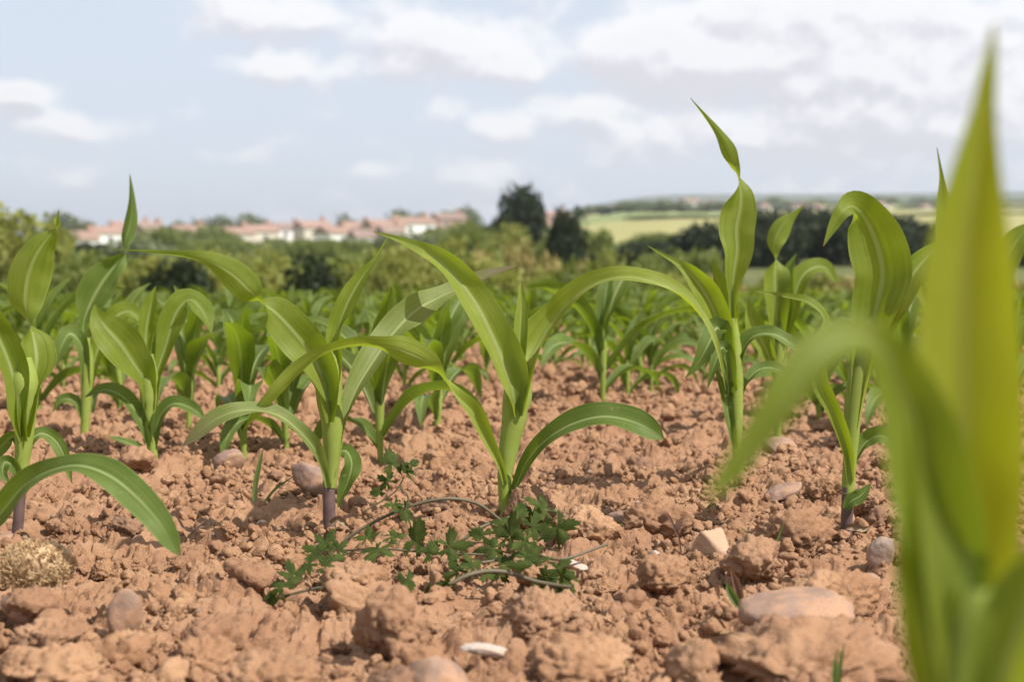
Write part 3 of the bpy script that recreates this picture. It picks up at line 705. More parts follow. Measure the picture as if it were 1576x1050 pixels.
# plants of the second rank with a leaf worth following
t, z = hero(236, 712, 'maize with a yellow-lit leaf standing behind and right of the leftmost plant')
hero_stalk(t, z, [(238, 728, 15), (236, 705, 15), (232, 668, 17), (230, 630, 26), (230, 590, 30), (230, 545, 12)], M_STALK, 'stalk')
hero_leaf(t, z, [(230, 630, 0, 26, 0, 70), (224, 590, -.01, 38, 10, 50), (205, 560, -.03, 54, 20, 35), (185, 530, -.05, 60, 10, 22), (163, 505, -.06, 48, 10, 20), (150, 485, -.06, 22, 0, 20), (146, 468, -.06, 1)], M_LEAF, 36, .05)
hero_leaf(t, z, [(233, 630, 0, 26, 0, 70), (240, 580, .01, 36, -15, 50), (256, 530, .02, 42, -20, 40), (272, 480, .02, 40, 10, 30), (292, 462, .02, 34, 45, 25), (312, 480, .01, 30, 30, 20), (326, 515, .0, 1)], M_LEAF, 40, .05)
hero_leaf(t, z, [(236, 690, 0, 16, 0, 65), (247, 640, -.01, 22, 10, 45), (268, 622, -.02, 24, 35, 30), (300, 632, -.03, 18, 20, 25), (318, 650, -.03, 1)], M_LEAF_DULL, 28, .05)
hero_leaf(t, z, [(231, 685, 0, 16, 0, 65), (215, 645, -.01, 24, 10, 45), (190, 612, -.02, 26, 30, 30), (160, 600, -.02, 20, 35, 25), (130, 612, -.02, 1)], M_LEAF_DULL, 28, .05)
hero_leaf(t, z, [(234, 705, 0, 10, 0, 60), (215, 690, -.01, 12, 30, 30), (190, 680, -.02, 12, 40, 20), (165, 672, -.02, 1)], M_LEAF_DULL, 22, .03)
hero_leaf(t, z, [(230, 600, .01, 24, 0, 70), (224, 520, .01, 34, 10, 45), (232, 470, .01, 26, 10, 40), (240, 440, .01, 1)], M_LEAF, 30, .04)

t, z = hero(131, 676, 'maize whose grey-green leaf twists up to a thin tip left of the houses')
hero_stalk(t, z, [(130, 690, 13), (130, 672, 13), (132, 630, 15), (134, 590, 20), (135, 550, 18), (135, 520, 8)], M_STALK, 'stalk')
hero_leaf(t, z, [(134, 590, 0, 18, 0, 65), (131, 530, 0, 20, 10, 45), (128, 500, 0, 12, 20, 30), (138, 470, 0, 40, 10, 25), (157, 435, 0, 52, 10, 25), (177, 408, 0, 32, 10, 25), (189, 385, 0, 16, 92, 12), (194, 366, 0, 18, 155, 18), (201, 340, 0, 19, 170, 22), (203, 308, 0, 10, 172, 25), (200, 268, 0, 1)], M_LEAF_DULL, 52, .04)
hero_leaf(t, z, [(133, 600, 0, 18, 0, 65), (124, 530, -.02, 24, 10, 40), (108, 514, -.03, 26, 30, 25), (94, 535, -.04, 18, 10, 20), (87, 565, -.04, 1)], M_LEAF_DULL, 30, .04)
hero_leaf(t, z, [(134, 610, 0, 18, 0, 65), (150, 540, .02, 30, -10, 45), (175, 490, .03, 34, 0, 35), (200, 480, .04, 26, 30, 25), (225, 505, .04, 1)], M_LEAF, 30, .04)
hero_leaf(t, z, [(131, 650, 0, 14, 0, 65), (118, 620, 0, 18, 10, 40), (98, 615, 0, 16, 30, 25), (80, 635, 0, 1)], M_LEAF_DULL, 24, .04)

t, z = hero(1196, 664, 'maize with a cupped leaf against the dark hedge right of the tall wavy leaf')
hero_stalk(t, z, [(1196, 680, 12), (1196, 660, 12), (1198, 610, 15), (1200, 560, 22), (1202, 510, 16), (1202, 480, 8)], M_STALK, 'stalk')
hero_leaf(t, z, [(1200, 540, 0, 20, 0, 65), (1194, 470, 0, 46, 10, 45), (1192, 420, 0, 40, 25, 28), (1193, 397, 0, 20, 92, 10), (1192, 372, 0, 28, 155, 18), (1204, 347, 0, 28, 168, 22), (1222, 329, 0, 10, 168, 25), (1238, 315, 0, 1)], M_LEAF, 40, .04)
hero_leaf(t, z, [(1202, 540, 0, 20, 0, 65), (1206, 470, .01, 30, 20, 50), (1215, 420, .01, 22, 20, 40), (1226, 390, .01, 1)], M_LEAF_DULL, 28, .04)
hero_leaf(t, z, [(1201, 560, 0, 20, 0, 65), (1215, 480, .02, 30, 0, 40), (1240, 420, .03, 30, 20, 30), (1268, 412, .04, 24, 40, 25), (1290, 440, .04, 1)], M_LEAF, 30, .04)
hero_leaf(t, z, [(1199, 590, 0, 16, 0, 65), (1180, 540, .0, 28, 0, 40), (1160, 500, .0, 30, 10, 30), (1150, 460, .0, 1)], M_LEAF, 30, .04)

t, z = hero(1478, 700, 'maize behind the foreground plant showing a thin leaf tip against the sky')
hero_stalk(t, z, [(1478, 716, 15), (1477, 690, 15), (1475, 620, 20), (1472, 550, 26), (1470, 500, 10)], M_STALK, 'stalk')
hero_leaf(t, z, [(1472, 560, 0, 22, 0, 65), (1468, 460, 0, 40, 10, 40), (1458, 370, 0, 38, 10, 30), (1452, 310, 0, 20, 10, 25), (1449, 272, 0, 7, 10, 25), (1442, 227, 0, 1)], M_LEAF, 40, .04)
hero_leaf(t, z, [(1474, 580, 0, 22, 0, 65), (1500, 490, .02, 44, -10, 40), (1535, 420, .03, 46, 0, 30), (1565, 370, .03, 36, 10, 25), (1590, 340, .03, 1)], M_LEAF, 34, .04)
hero_leaf(t, z, [(1474, 580, 0, 22, 0, 65), (1450, 500, -.02, 40, 10, 40), (1420, 430, -.03, 44, 10, 30), (1395, 430, -.03, 26, 30, 25), (1370, 460, -.03, 1)], M_LEAF, 34, .04)

for (px, py, pts) in ((507, 812, [(509, 806, -.012, 9, 0, 40), (520, 800, -.016, 12), (530, 806, -.018, 9), (540, 818, -.02, 1)]), (780, 790, [(783, 786, -.012, 10, 0, 40), (795, 783, -.016, 13), (806, 792, -.02, 8), (812, 803, -.02, 1)]),
                      (1304, 818, [(1303, 812, -.012, 9, 0, 40), (1318, 812, -.016, 13), (1330, 815, -.018, 9), (1345, 808, -.02, 1)]), (27, 832, [(28, 826, -.01, 8, 0, 40), (38, 824, -.014, 11), (48, 832, -.016, 1)])):
    pl = min((o for o in COL.objects if o.name.startswith('maize_plant')), key=lambda o: (o.location - ground(px, py)).length)
    hero_leaf(pl, depth_of(ground(px, py)), pts, M_WITHERED, 14, .2, 'withered_leaf')
for (px, py) in ((507, 812), (780, 790), (27, 832), (1304, 818), (1137, 742), (236, 712), (131, 676)):
    g_ = ground(px, py)
    for k in range(6):
        an_ = k * 1.05 + random.uniform(-.3, .3); q_ = random.uniform(.012, .022)
        x_, y_ = g_.x + math.cos(an_) * q_, g_.y + math.sin(an_) * q_
        o = put_clod('soil_clod', CLOD_MESH[k % 14], (x_, y_, max(-.004, soil_z(x_, y_) * .6)), random.uniform(.006, .011), sink=.35)
        tag(o, 'small soil clod pressed against the foot of a maize stalk', 'soil clod', 'soil clods round the stalk feet')
# ---- ordinary plants: six shapes, each a thing with parts, copied along the rows
def proto_plant(seed, label, group, mat):
    g = random.Random(seed)
    root = empty('maize_plant', (0, 0, 0), label, 'maize plant', group)
    hs = g.uniform(.10, .14)
    tube('stalk', [(0, 0, -.03, .0062), (0, 0, .02, .0060), (.002, 0, hs * .6, .0085), (0, .002, hs, .009), (0, 0, hs + .05, .003)], M_STALK, root, 7, 9)
    base_az = g.uniform(0, 6.28)
    nl = g.choice((6, 7, 7))
    for i in range(nl):
        f = i / (nl - 1)
        az = base_az + math.pi * i + g.uniform(-.5, .5)
        h0 = .02 + f * hs * .95
        L = (.13 + .20 * math.sin(math.pi * min(1, f * .75 + .18))) * g.uniform(.85, 1.15)
        e0 = R(48 + 34 * f) + g.uniform(-.12, .12)
        droop = R(150 - 95 * f) * g.uniform(.75, 1.2)
        wmax = (.030 + .028 * math.sin(math.pi * min(1, f * .7 + .2))) * g.uniform(.9, 1.15)
        n = 20; ts = np.linspace(0, 1, n)
        el = e0 - droop * np.clip(ts - .12, 0, 1) ** 1.4
        azs = az + g.uniform(-.5, .5) * ts ** 2
        D = np.stack([np.cos(el) * np.cos(azs), np.cos(el) * np.sin(azs), np.sin(el)], 1)
        P = np.cumsum(D, 0) * (L / n) + np.array([0, 0, h0])
        side = np.stack([-np.sin(azs), np.cos(azs), 0 * azs], 1)
        tw = g.uniform(-1.3, 1.3) * np.clip(ts - .25, 0, 1) ** 1.2 * 1.6
        B = np.cross(side, D)
        Wd = side * np.cos(tw)[:, None] + B * np.sin(tw)[:, None]
        Nn = -np.cross(D, Wd) * -1
        wid = wmax * np.maximum(.012, np.interp(ts, [0, .1, .35, .6, .85, 1], [.42, .6, 1, .92, .45, .01]))
        fo = np.interp(ts, [0, .15, .5, 1], [1.2, .8, .45, .4])
        V, Fc, uv = ribbon(P, Wd, Nn, wid, fo, 5, .10, g.uniform(2, 4), g.uniform(0, 6))
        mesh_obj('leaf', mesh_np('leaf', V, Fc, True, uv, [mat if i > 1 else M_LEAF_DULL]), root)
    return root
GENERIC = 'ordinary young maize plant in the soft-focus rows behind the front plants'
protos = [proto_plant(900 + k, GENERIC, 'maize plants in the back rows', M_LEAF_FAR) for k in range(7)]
used = [False] * len(protos)
def plant_at(x, y, scale, rz, k):
    if not used[k]: used[k] = True; o = protos[k]
    else: o = copy_tree(protos[k])
    o.location = (x, y, soil_z(x, y) - .01); o.rotation_euler = (random.uniform(-.06, .06), random.uniform(-.06, .06), rz)
    o.scale = (scale,) * 3
    return o
MID = [  # px, py foot, scale, label
    (375, 694, 1.00, 'maize with drooping leaves behind the hanging leaf tips left of the second plant'),
    (441, 690, .86, 'small purple-footed maize just left of the second plant'),
    (586, 694, .98, 'maize with a thin stalk between the second and the central plant'),
    (672, 658, 1.02, 'maize right behind the gap left of the central plant'),
    (290, 658, 1.00, 'maize behind the yellow-lit plant, to its right'),
    (928, 624, 1.10, 'maize with a pale straight stalk right of the central plant'),
    (985, 592, .95, 'smaller pale maize beside the straight stalk under the arching leaf'),
    (1552, 650, 1.05, 'maize at the right edge behind the blurred leaf'),
    (60, 640, 1.05, 'maize behind the leftmost plant near the left edge'),
    (185, 632, .9, 'low maize in shade behind the yellow-lit plant'),
    (1262, 640, .95, 'maize behind the drooping blurred leaf'),
    (1395, 655, 1.05, 'maize between the folded-leaf plant and the big blurred leaf')]
taken = []
for k, (px, py, s, lab) in enumerate(MID):
    p = ground(px, py)
    o = plant_at(p.x, p.y, s, k * 2.1 + .4, k % 7)
    o['label'] = lab; o['group'] = 'maize plants of the second rank'
    taken.append((p.x, p.y))
rows, ang = [], R(-62)
u = Vector((math.cos(ang), -math.sin(ang) * 1.0)); vdir = Vector((-u.y, u.x))
for i in range(-90, 91):
    off = i * .50
    t_ = -60.0
    while t_ < 60:
        t_ += .17 + random.uniform(-.04, .05)
        if random.random() < .08: continue
        q = u * t_ + vdir * (off + random.uniform(-.03, .03))
        if 3.75 < q.y < 10.3 and abs(q.x) < .385 * q.y + .25:
            if all((q.x - a) ** 2 + (q.y - b_) ** 2 > .16 ** 2 for a, b_ in taken): rows.append((q.y, q.x))
rows.sort()
NEAR = 285
for i, (y, x) in enumerate(rows[:NEAR]):
    o = plant_at(x, y, random.uniform(.62, .86) * (1 if y < 6 else .9), random.uniform(0, 6.28), i % 7)
    o['label'] = GENERIC; o['group'] = 'maize plants in the back rows'
far_col = bpy.data.collections.new('far_maize_shapes')
for k in range(7):
    Vs, Fs, Us, off = [], [], [], 0
    for ch in protos[k].children:
        m_ = ch.data
        v_ = np.empty(len(m_.vertices) * 3, np.float32); m_.vertices.foreach_get('co', v_)
        f_ = np.empty(len(m_.loops), np.int32); m_.loops.foreach_get('vertex_index', f_)
        u_ = np.zeros((len(m_.vertices), 2), np.float32)
        uvl = np.empty(len(m_.loops) * 2, np.float32); m_.uv_layers[0].data.foreach_get('uv', uvl); u_[f_] = uvl.reshape(-1, 2)
        Vs.append(v_.reshape(-1, 3)); Fs.append(f_.reshape(-1, 4) + off); Us.append(u_); off += len(m_.vertices)
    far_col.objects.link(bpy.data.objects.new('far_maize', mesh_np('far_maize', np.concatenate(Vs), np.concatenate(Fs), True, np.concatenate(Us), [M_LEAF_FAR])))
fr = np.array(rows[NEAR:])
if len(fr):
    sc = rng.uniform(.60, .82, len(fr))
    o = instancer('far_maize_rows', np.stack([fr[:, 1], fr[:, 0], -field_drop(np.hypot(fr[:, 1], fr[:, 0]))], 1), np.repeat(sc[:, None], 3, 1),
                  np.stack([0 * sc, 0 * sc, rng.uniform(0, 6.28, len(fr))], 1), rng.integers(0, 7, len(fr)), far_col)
    tag(o, 'dense far rows of maize merging into a green band', 'maize rows', kind='stuff')

# ------------------------------------------------------------------ weed, seedlings, stubble
def lobed_leaf(parent, c, size, nrm, spin, mat, seed, lobes=5, name='leaf'):
    g = np.random.default_rng(seed)
    nA, nR = 81, 6
    th = np.linspace(-2.75, 2.75, nA)
    k = (lobes - 1) / 2
    ph = th / 2.75 * k
    lob = np.abs(np.cos(math.pi * ph)) ** 1.0 * (.72 + .28 * np.abs(np.cos(math.pi * ph * 3)) ** .8)
    env = 1 - .30 * np.abs(th / 2.75) ** 1.3
    tooth = 1 + .11 * np.sin(th * 23 + g.uniform(0, 6)) + .05 * g.normal(size=nA)
    rad = env * (.26 + .74 * lob) * tooth
    rs = np.linspace(.02, 1, nR)
    rr_ = rs[:, None] * rad[None, :]
    x = rr_ * np.cos(th)[None, :]; y = rr_ * np.sin(th)[None, :]
    bend = g.uniform(-.1, .55); zc = -bend * rr_ ** 2 + g.uniform(.05, .28) * np.abs(np.cos(math.pi * ph))[None, :] * rr_ + .06 * np.sin(th * 4 + g.uniform(0, 6))[None, :] * rr_
    V = np.stack([x, y, zc], -1).reshape(-1, 3) * size
    q = Vector(nrm).to_track_quat('Z', 'Y').to_matrix() @ Matrix.Rotation(spin, 3, 'Z')
    V = V @ np.array(q).T + np.array(c) - np.array(parent.location)
    return mesh_obj(name, mesh_np(name, V, grid_faces(nR, nA), True, None, [mat]), parent)
weed = empty('creeping_weed', ground(760, 850), 'creeping dark green weed with lobed leaves sprawling at the foot of the central maize', 'weed')
def gp(px, py, lift):              # point lifted above the soil that shows at this pixel
    z_ = lift
    p = ground(px, py, z_)
    return p
def weed_stem(pts, r):
    rows_ = []
    for (px, py, dep) in pts:
        p = at(px, py, dep); rows_.append((p.x, p.y, p.z, r))
    for q in range(len(rows_)): rows_[q] = rows_[q][:3] + (r * .62,)
    tube('stem', rows_, M_WEED_STEM, weed, 7, 22, .05)
weed_stem([(512, 850, 1.80), (545, 822, 1.80), (590, 797, 1.80), (640, 777, 1.80), (690, 768, 1.80), (735, 776, 1.82), (772, 803, 1.84)], .0036)
weed_stem([(708, 836, 1.84), (735, 815, 1.85), (775, 800, 1.88), (830, 786, 1.92), (870, 790, 1.95)], .0036)
weed_stem([(676, 912, 1.60), (720, 886, 1.61), (770, 880, 1.63), (830, 897, 1.63), (880, 905, 1.62)], .0042)
weed_stem([(700, 870, 1.68), (760, 864, 1.70), (810, 850, 1.75), (860, 862, 1.72), (935, 838, 1.76)], .0028)
weed_stem([(425, 922, 1.58), (470, 910, 1.58), (500, 906, 1.58), (522, 928, 1.57)], .0024)
weed_stem([(560, 788, 1.80), (590, 770, 1.80), (610, 755, 1.80), (622, 735, 1.80)], .0016)
weed_stem([(622, 790, 1.79), (628, 765, 1.79), (612, 748, 1.79)], .0018)
weed_stem([(530, 848, 1.75), (580, 845, 1.73), (650, 850, 1.72), (760, 855, 1.72)], .0022)
LEAVES = [  # px, py, depth, size px, normal, spin, lobes
    (490, 850, 1.72, 36, (-.3, -.5, .9), 2.6, 5), (500, 838, 1.74, 32, (.3, -.6, .7), 1.2, 5), (512, 862, 1.70, 30, (.5, -.7, .6), -.6, 5), (478, 868, 1.70, 26, (-.5, -.7, .6), 3.6, 5), (505, 880, 1.68, 24, (.1, -.9, .4), -1.5, 5), (522, 845, 1.72, 24, (.2, -.4, .9), .3, 5),
    (436, 905, 1.58, 44, (-.1, -.7, .7), 3.0, 5), (452, 886, 1.60, 34, (.2, -.8, .6), 1.6, 5), (425, 920, 1.57, 28, (-.2, -.5, .8), 3.9, 3),
    (582, 846, 1.70, 46, (.1, -.75, .65), -1.2, 5), (603, 826, 1.74, 28, (.3, -.5, .8), .7, 5), (566, 828, 1.74, 30, (-.2, -.6, .8), 2.2, 5),
    (640, 835, 1.72, 42, (-.2, -.8, .6), 1.9, 3), (660, 850, 1.71, 30, (-.1, -.7, .7), .2, 3), (692, 842, 1.72, 42, (.2, -.5, .85), .3, 5), (625, 892, 1.62, 30, (.5, -.8, .4), -1.0, 3),
    (596, 742, 1.80, 24, (-.3, -.8, .5), 2.4, 5), (604, 716, 1.80, 32, (.4, -.8, .4), 2.0, 3), (628, 728, 1.80, 24, (.2, -.9, .4), 1.3, 3), (606, 776, 1.79, 24, (.0, -.9, .4), -1.9, 5), (622, 786, 1.79, 26, (.3, -.9, .3), -1.2, 3), (585, 757, 1.80, 20, (-.4, -.8, .4), 3.4, 3), (632, 716, 1.80, 18, (.4, -.8, .4), 1.0, 3),
    (785, 826, 1.74, 46, (-.2, -.8, .6), 2.0, 5), (760, 845, 1.72, 40, (-.3, -.7, .7), 3.2, 5), (806, 848, 1.71, 40, (.2, -.8, .5), -.6, 5), (790, 868, 1.69, 42, (.0, -.8, .6), -1.8, 5), (778, 806, 1.80, 34, (.1, -.8, .6), 1.1, 5), (820, 812, 1.80, 34, (.3, -.7, .6), .2, 5), (800, 795, 1.83, 30, (.2, -.6, .7), .8, 3), (745, 825, 1.75, 28, (-.3, -.8, .5), 2.5, 3), (770, 880, 1.66, 28, (.0, -.9, .4), -1.2, 5),
    (838, 784, 1.86, 42, (.2, -.85, .5), 1.6, 5), (858, 812, 1.84, 46, (.3, -.8, .5), -.5, 5), (822, 798, 1.86, 36, (-.1, -.8, .5), 2.8, 5),
    (825, 872, 1.66, 46, (-.2, -.7, .6), 2.6, 5), (855, 876, 1.66, 44, (.3, -.6, .7), .4, 5), (868, 893, 1.63, 34, (.3, -.9, .3), -1.1, 5), (840, 890, 1.63, 30, (.0, -.9, .4), -1.8, 3),
    (705, 880, 1.64, 36, (-.2, -.7, .6), 2.7, 5), (728, 872, 1.64, 34, (.1, -.6, .8), .9, 5), (672, 908, 1.60, 24, (-.1, -.9, .4), 3.4, 3), (690, 900, 1.60, 26, (.2, -.9, .4), -1.5, 3), (745, 885, 1.62, 26, (.2, -.7, .7), -.4, 3)]
for k in range(4):
    px, py, sx2, sy2 = ((790, 832, 34, 26), (850, 878, 30, 14), (492, 856, 20, 18), (800, 862, 40, 18))[(0, 0, 1, 2, 3)[k % 5]]
    py = py + random.gauss(0, sy2 * .6)
    LEAVES.append((px + random.gauss(0, sx2 * .7), py, .367 * 2190 / (py + 32 - 395) + random.uniform(-.02, .02), random.uniform(20, 34), (random.gauss(0, .5), -.7, random.uniform(.2, .9)), random.uniform(0, 6.28), random.choice((3, 5, 5))))
for k, (px, py, dep, s, nr, sp, lb) in enumerate(LEAVES):
    s = s * .88
    jn = np.random.default_rng(k + 50).normal(size=3) * .38
    lobed_leaf(weed, at(px, py, dep), s * dep / F_PX, (nr[0] + jn[0], nr[1] + jn[1] * .5, nr[2] + jn[2]), sp + jn[0], M_WEED, k, lb)

STRAW = [(440, 1040, 60, .2), (1010, 965, 30, 1.9), (330, 800, 34, .9), (905, 905, 28, 2.4), (1080, 770, 30, .4), (690, 960, 36, 2.8), (250, 985, 44, .5), (1195, 880, 26, 1.2), (960, 1000, 40, 2.1), (560, 770, 24, .3), (130, 780, 26, 1.0), (420, 860, 30, 2.7)]
for k, (px, py, ln, an_) in enumerate(STRAW):
    p = ground(px, py); d_ = depth_of(p); L_ = ln * d_ / F_PX
    rows_ = []
    for q in np.linspace(-.5, .5, 6):
        x_, y_ = p.x + L_ * q * math.cos(an_), p.y + L_ * q * math.sin(an_) * 1.5 + .004 * math.sin(q * 7 + k)
        rows_.append((x_ - p.x, y_ - p.y, float(soil_height(np.array([x_]), np.array([y_]))[0]) + .003, .0008))
    o = tube('dry_straw', rows_, M_STRAW, None, 5, 12, .05, (0, 0, 0)); o.location = (p.x, p.y, 0)
    tag(o, 'short thin piece of dry straw lying on the soil', 'straw', 'dry straw pieces on the soil')
def blade(parent, pts, depth, mat, nv=14, name='blade'):
    return hero_leaf(parent, depth, pts, mat, nv, .02, name)
def sprout(name, px, py, label, cat, blades, mat):
    p = ground(px, py)
    t = empty(name, p, label, cat)
    for b_ in blades: blade(t, b_, depth_of(p), mat)
    return t
sprout('grass_sprout', 391, 764, 'single thin grass blade standing left of the second maize plant', 'grass', [[(391, 772, 0, 6, 0, 30), (394, 740, 0, 8), (400, 712, 0, 6), (405, 692, 0, 1)], [(408, 772, 0, 4, 0, 30), (425, 752, 0, 4), (455, 732, 0, 1)]], M_GRASS)
sprout('grass_sprout', 1172, 850, 'few fine green grass blades behind the angular tan stone', 'grass', [[(1172, 856, 0, 4, 0, 30), (1160, 832, 0, 5), (1140, 812, 0, 1)], [(1190, 856, 0, 3, 0, 30), (1198, 830, 0, 4), (1207, 805, 0, 1)], [(1168, 856, 0, 3, 0, 30), (1163, 835, 0, 3), (1148, 820, 0, 1)], [(1182, 856, 0, 3, 0, 20), (1182, 840, 0, 3), (1180, 828, 0, 1)]], M_GRASS)
sprout('seedling', 1048, 850, 'tiny reddish seedling leaning left of the angular tan stone', 'seedling', [[(1048, 852, 0, 3, 0, 20), (1045, 830, 0, 3), (1040, 815, 0, 4), (1042, 800, 0, 1)], [(1041, 820, 0, 5, 0, 20), (1046, 805, 0, 9), (1053, 796, 0, 1)], [(1041, 820, 0, 3, 0, 20), (1034, 805, 0, 4), (1027, 790, 0, 1)]], M_SEEDLING)
sp_ = sprout('sprout', 1140, 932, 'short sprout with one green and one purple leaf left of the broad stone', 'sprout', [[(1141, 940, 0, 8, 0, 50), (1138, 915, 0, 18), (1132, 895, 0, 16), (1124, 874, 0, 1)]], M_SEEDLING)
blade(sp_, [(1139, 936, -.01, 8, 0, 40), (1130, 922, -.01, 16), (1122, 908, -.01, 12), (1119, 896, -.01, 1)], depth_of(ground(1140, 932)), M_GRASS)
sprout('grass_sprout', 1290, 1060, 'blurred grass wisp at the bottom edge before the broad stone', 'grass', [[(1290, 1075, 0, 6, 0, 30), (1292, 1030, 0, 8), (1300, 990, 0, 1)], [(1286, 1075, 0, 6, 0, 30), (1284, 1040, 0, 8), (1288, 1000, 0, 1)]], M_GRASS)
sprout('grass_sprout', 960, 800, 'tiny green shoot between two clods near the mauve flat stone', 'grass', [[(958, 818, 0, 4, 0, 30), (960, 806, 0, 8), (966, 798, 0, 1)], [(962, 818, 0, 4, 0, 30), (970, 808, 0, 6), (976, 804, 0, 1)]], M_GRASS)

p = ground(38, 918)
zb = depth_of(p)
stub = empty('maize_stubble', p, 'chewed straw-coloured stubble lump of last crop at the left edge', 'stubble')
V, Fc = lump(801, 4, 6, .5, .12, .10, (1, .7, .72)); V = V * .041
mesh_obj('core', mesh_np('core', V, Fc, True, mats=[M_STRAW]), stub, (0, .035, .026))
Vs, Fs, off = [], [], 0
for k in range(1100):
    a = norm(rng.normal(size=3)); a[2] = max(a[2], -.55 + .3 * rng.random()); a[1] = -abs(a[1]) if rng.random() < .8 else a[1]
    c = a * np.array([.042, .031, .031]) + np.array([0, .035, .022])
    dr = norm(np.array([rng.normal() * .8, rng.normal() * .5 - .2, .6 + .6 * rng.normal()]) + .35 * a)
    L = rng.uniform(.003, .009); w_ = norm(np.cross(dr, rng.normal(size=3))) * rng.uniform(.0005, .0013)
    e = np.cross(norm(w_[None])[0], dr) * .0007
    b0, b1 = c - dr * L * .35, c + dr * L * .65 + rng.normal(size=3) * .001
    Vs += [b0 - w_, b0 + w_, b1 + w_ * .5, b1 - w_ * .5, b0 + e, b1 + e]
    Fs += [(off, off + 1, off + 2, off + 3), (off, off + 4, off + 5, off + 3), (off + 1, off + 2, off + 5, off + 4)]; off += 6
tag(mesh_obj('straw_fibres', mesh_np('straw_fibres', Vs, Fs, False, mats=[M_STRAW]), stub), kind='stuff')

# ------------------------------------------------------------------ trees and bushes
def foliage(seed, n, dims, leaf, lobes=9, ragged=.3):
    g = np.random.default_rng(seed)
    cen = norm(g.normal(size=(lobes, 3))) * g.uniform(.25, .72, (lobes, 1)); cen[:, 2] = np.abs(cen[:, 2]) * .9 - .12
    rad = g.uniform(.30, .52, lobes)
    k = g.integers(0, lobes, n)
    d = norm(g.normal(size=(n, 3)))
    P = cen[k] + d * (rad[k] * (1 - .35 * g.random(n) ** 2 + ragged * .5 * np.abs(g.normal(size=n)) * (g.random(n) < .3)))[:, None]
    P[:, 2] = np.maximum(P[:, 2] + .55, 0.02 + .1 * g.random(n)) / 1.25
    P = P * np.array(dims)
    a = norm(g.normal(size=(n, 3)) + d * .6); b = norm(np.cross(a, g.normal(size=(n, 3)))); a = norm(np.cross(b, norm(d + .7 * g.normal(size=(n, 3)))))
    s = leaf * g.uniform(.6, 1.4, (n, 1))
    V = np.stack([P - a * s * .55 - b * s * .1, P - b * s * .5 + a * s * .05, P + a * s * .7, P + b * s * .5 + a * s * .05], 1).reshape(-1, 3)
    return V, np.arange(n * 4).reshape(-1, 4)
def foliage_mat(name, a, b, tr):
    m, t, out = material(name)
    gpos = t.n('ShaderNodeNewGeometry')
    ri = t.n('ShaderNodeObjectInfo').outputs['Random']
    c = t.mix(gpos.outputs['Random Per Island'], a, b)
    c = t.mix(t.smooth(ri, 0, 1, 0, .45), c, tuple(x * .72 for x in a))
    d_ = t.n('ShaderNodeBsdfPrincipled', ins={'Base Color': c, 'Roughness': .65, 'Specular IOR Level': .25})
    r_ = t.n('ShaderNodeBsdfTranslucent', ins={'Color': tuple(tr) + (1,)})
    t.t.links.new(t.n('ShaderNodeMixShader', ins={0: .3, 1: d_.outputs[0], 2: r_.outputs[0]}).outputs[0], out.inputs[0])
    return m
FM = {'olive': foliage_mat('olive foliage', (.175, .195, .040), (.285, .285, .070), (.36, .37, .05)),
      'green': foliage_mat('mid green foliage', (.100, .132, .028), (.190, .212, .052), (.24, .28, .03)),
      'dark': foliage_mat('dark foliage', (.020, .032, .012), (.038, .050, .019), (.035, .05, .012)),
      'yellow': foliage_mat('yellowish foliage', (.270, .225, .070), (.360, .290, .115), (.36, .30, .08)),
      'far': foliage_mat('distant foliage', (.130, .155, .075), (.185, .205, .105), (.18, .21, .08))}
CR_MESH = {}
for ci, cname in enumerate(FM):
    for sh in range(3):
        V, Fc = foliage(40 + sh * 7 + ci, 2600 if cname != 'far' else 1100, (1, 1, 1.0), .085 if cname != 'far' else .13, 8 + sh * 2, .35)
        CR_MESH[cname, sh] = mesh_np('crown', V, Fc, False, mats=[FM[cname]])
V_t = [(0, 0, 0, .055), (.01, .0, .2, .045), (-.01, .01, .5, .03), (.02, 0, .85, .01)]
trunk_o = tube('trunk', V_t, M_BARK, None, 6, 6, .05, (0, 0, 0)); TRUNK = trunk_o.data
bpy.data.objects.remove(trunk_o)
cnt = [0]
ORD = ('first', 'second', 'third', 'fourth', 'fifth', 'sixth', 'seventh', 'eighth', 'ninth', 'tenth', 'eleventh', 'twelfth', 'thirteenth', 'fourteenth', 'fifteenth', 'sixteenth', 'seventeenth', 'eighteenth', 'nineteenth', 'twentieth')
def nth(i):
    return ORD[i] if i < 20 else ('twenty-' + ORD[i - 20] if i < 29 else 'thirtieth')
def tree(name, px, top, wpx, r, colour, label, group, cat, base=None, trunk=True):
    """crown centred at pixel column px, top at pixel row top, wpx wide, standing at range r"""
    d = ray(px, 395); x = d.x / d.y * r
    zb_ = float(land_height([x], [r])[0]) if base is None else base
    zt = CAM_H + (HORIZON - top) / F_PX * r
    h = max(.6, zt - zb_); wd = wpx / F_PX * r / 1.55
    root = empty(name, (x, r, zb_ - .05), label, cat, group)
    cnt[0] += 1
    cr = mesh_obj('crown', CR_MESH[colour, cnt[0] % 3], root)
    cr.scale = (wd, wd, h * .86 if not trunk else h * .8); cr.location = (0, 0, 0 if not trunk else h * .10)
    cr.rotation_euler = (0, 0, random.uniform(0, 6.28))
    tk = mesh_obj('trunk', TRUNK, root); tk.scale = (h, h, h * .8)
    return root
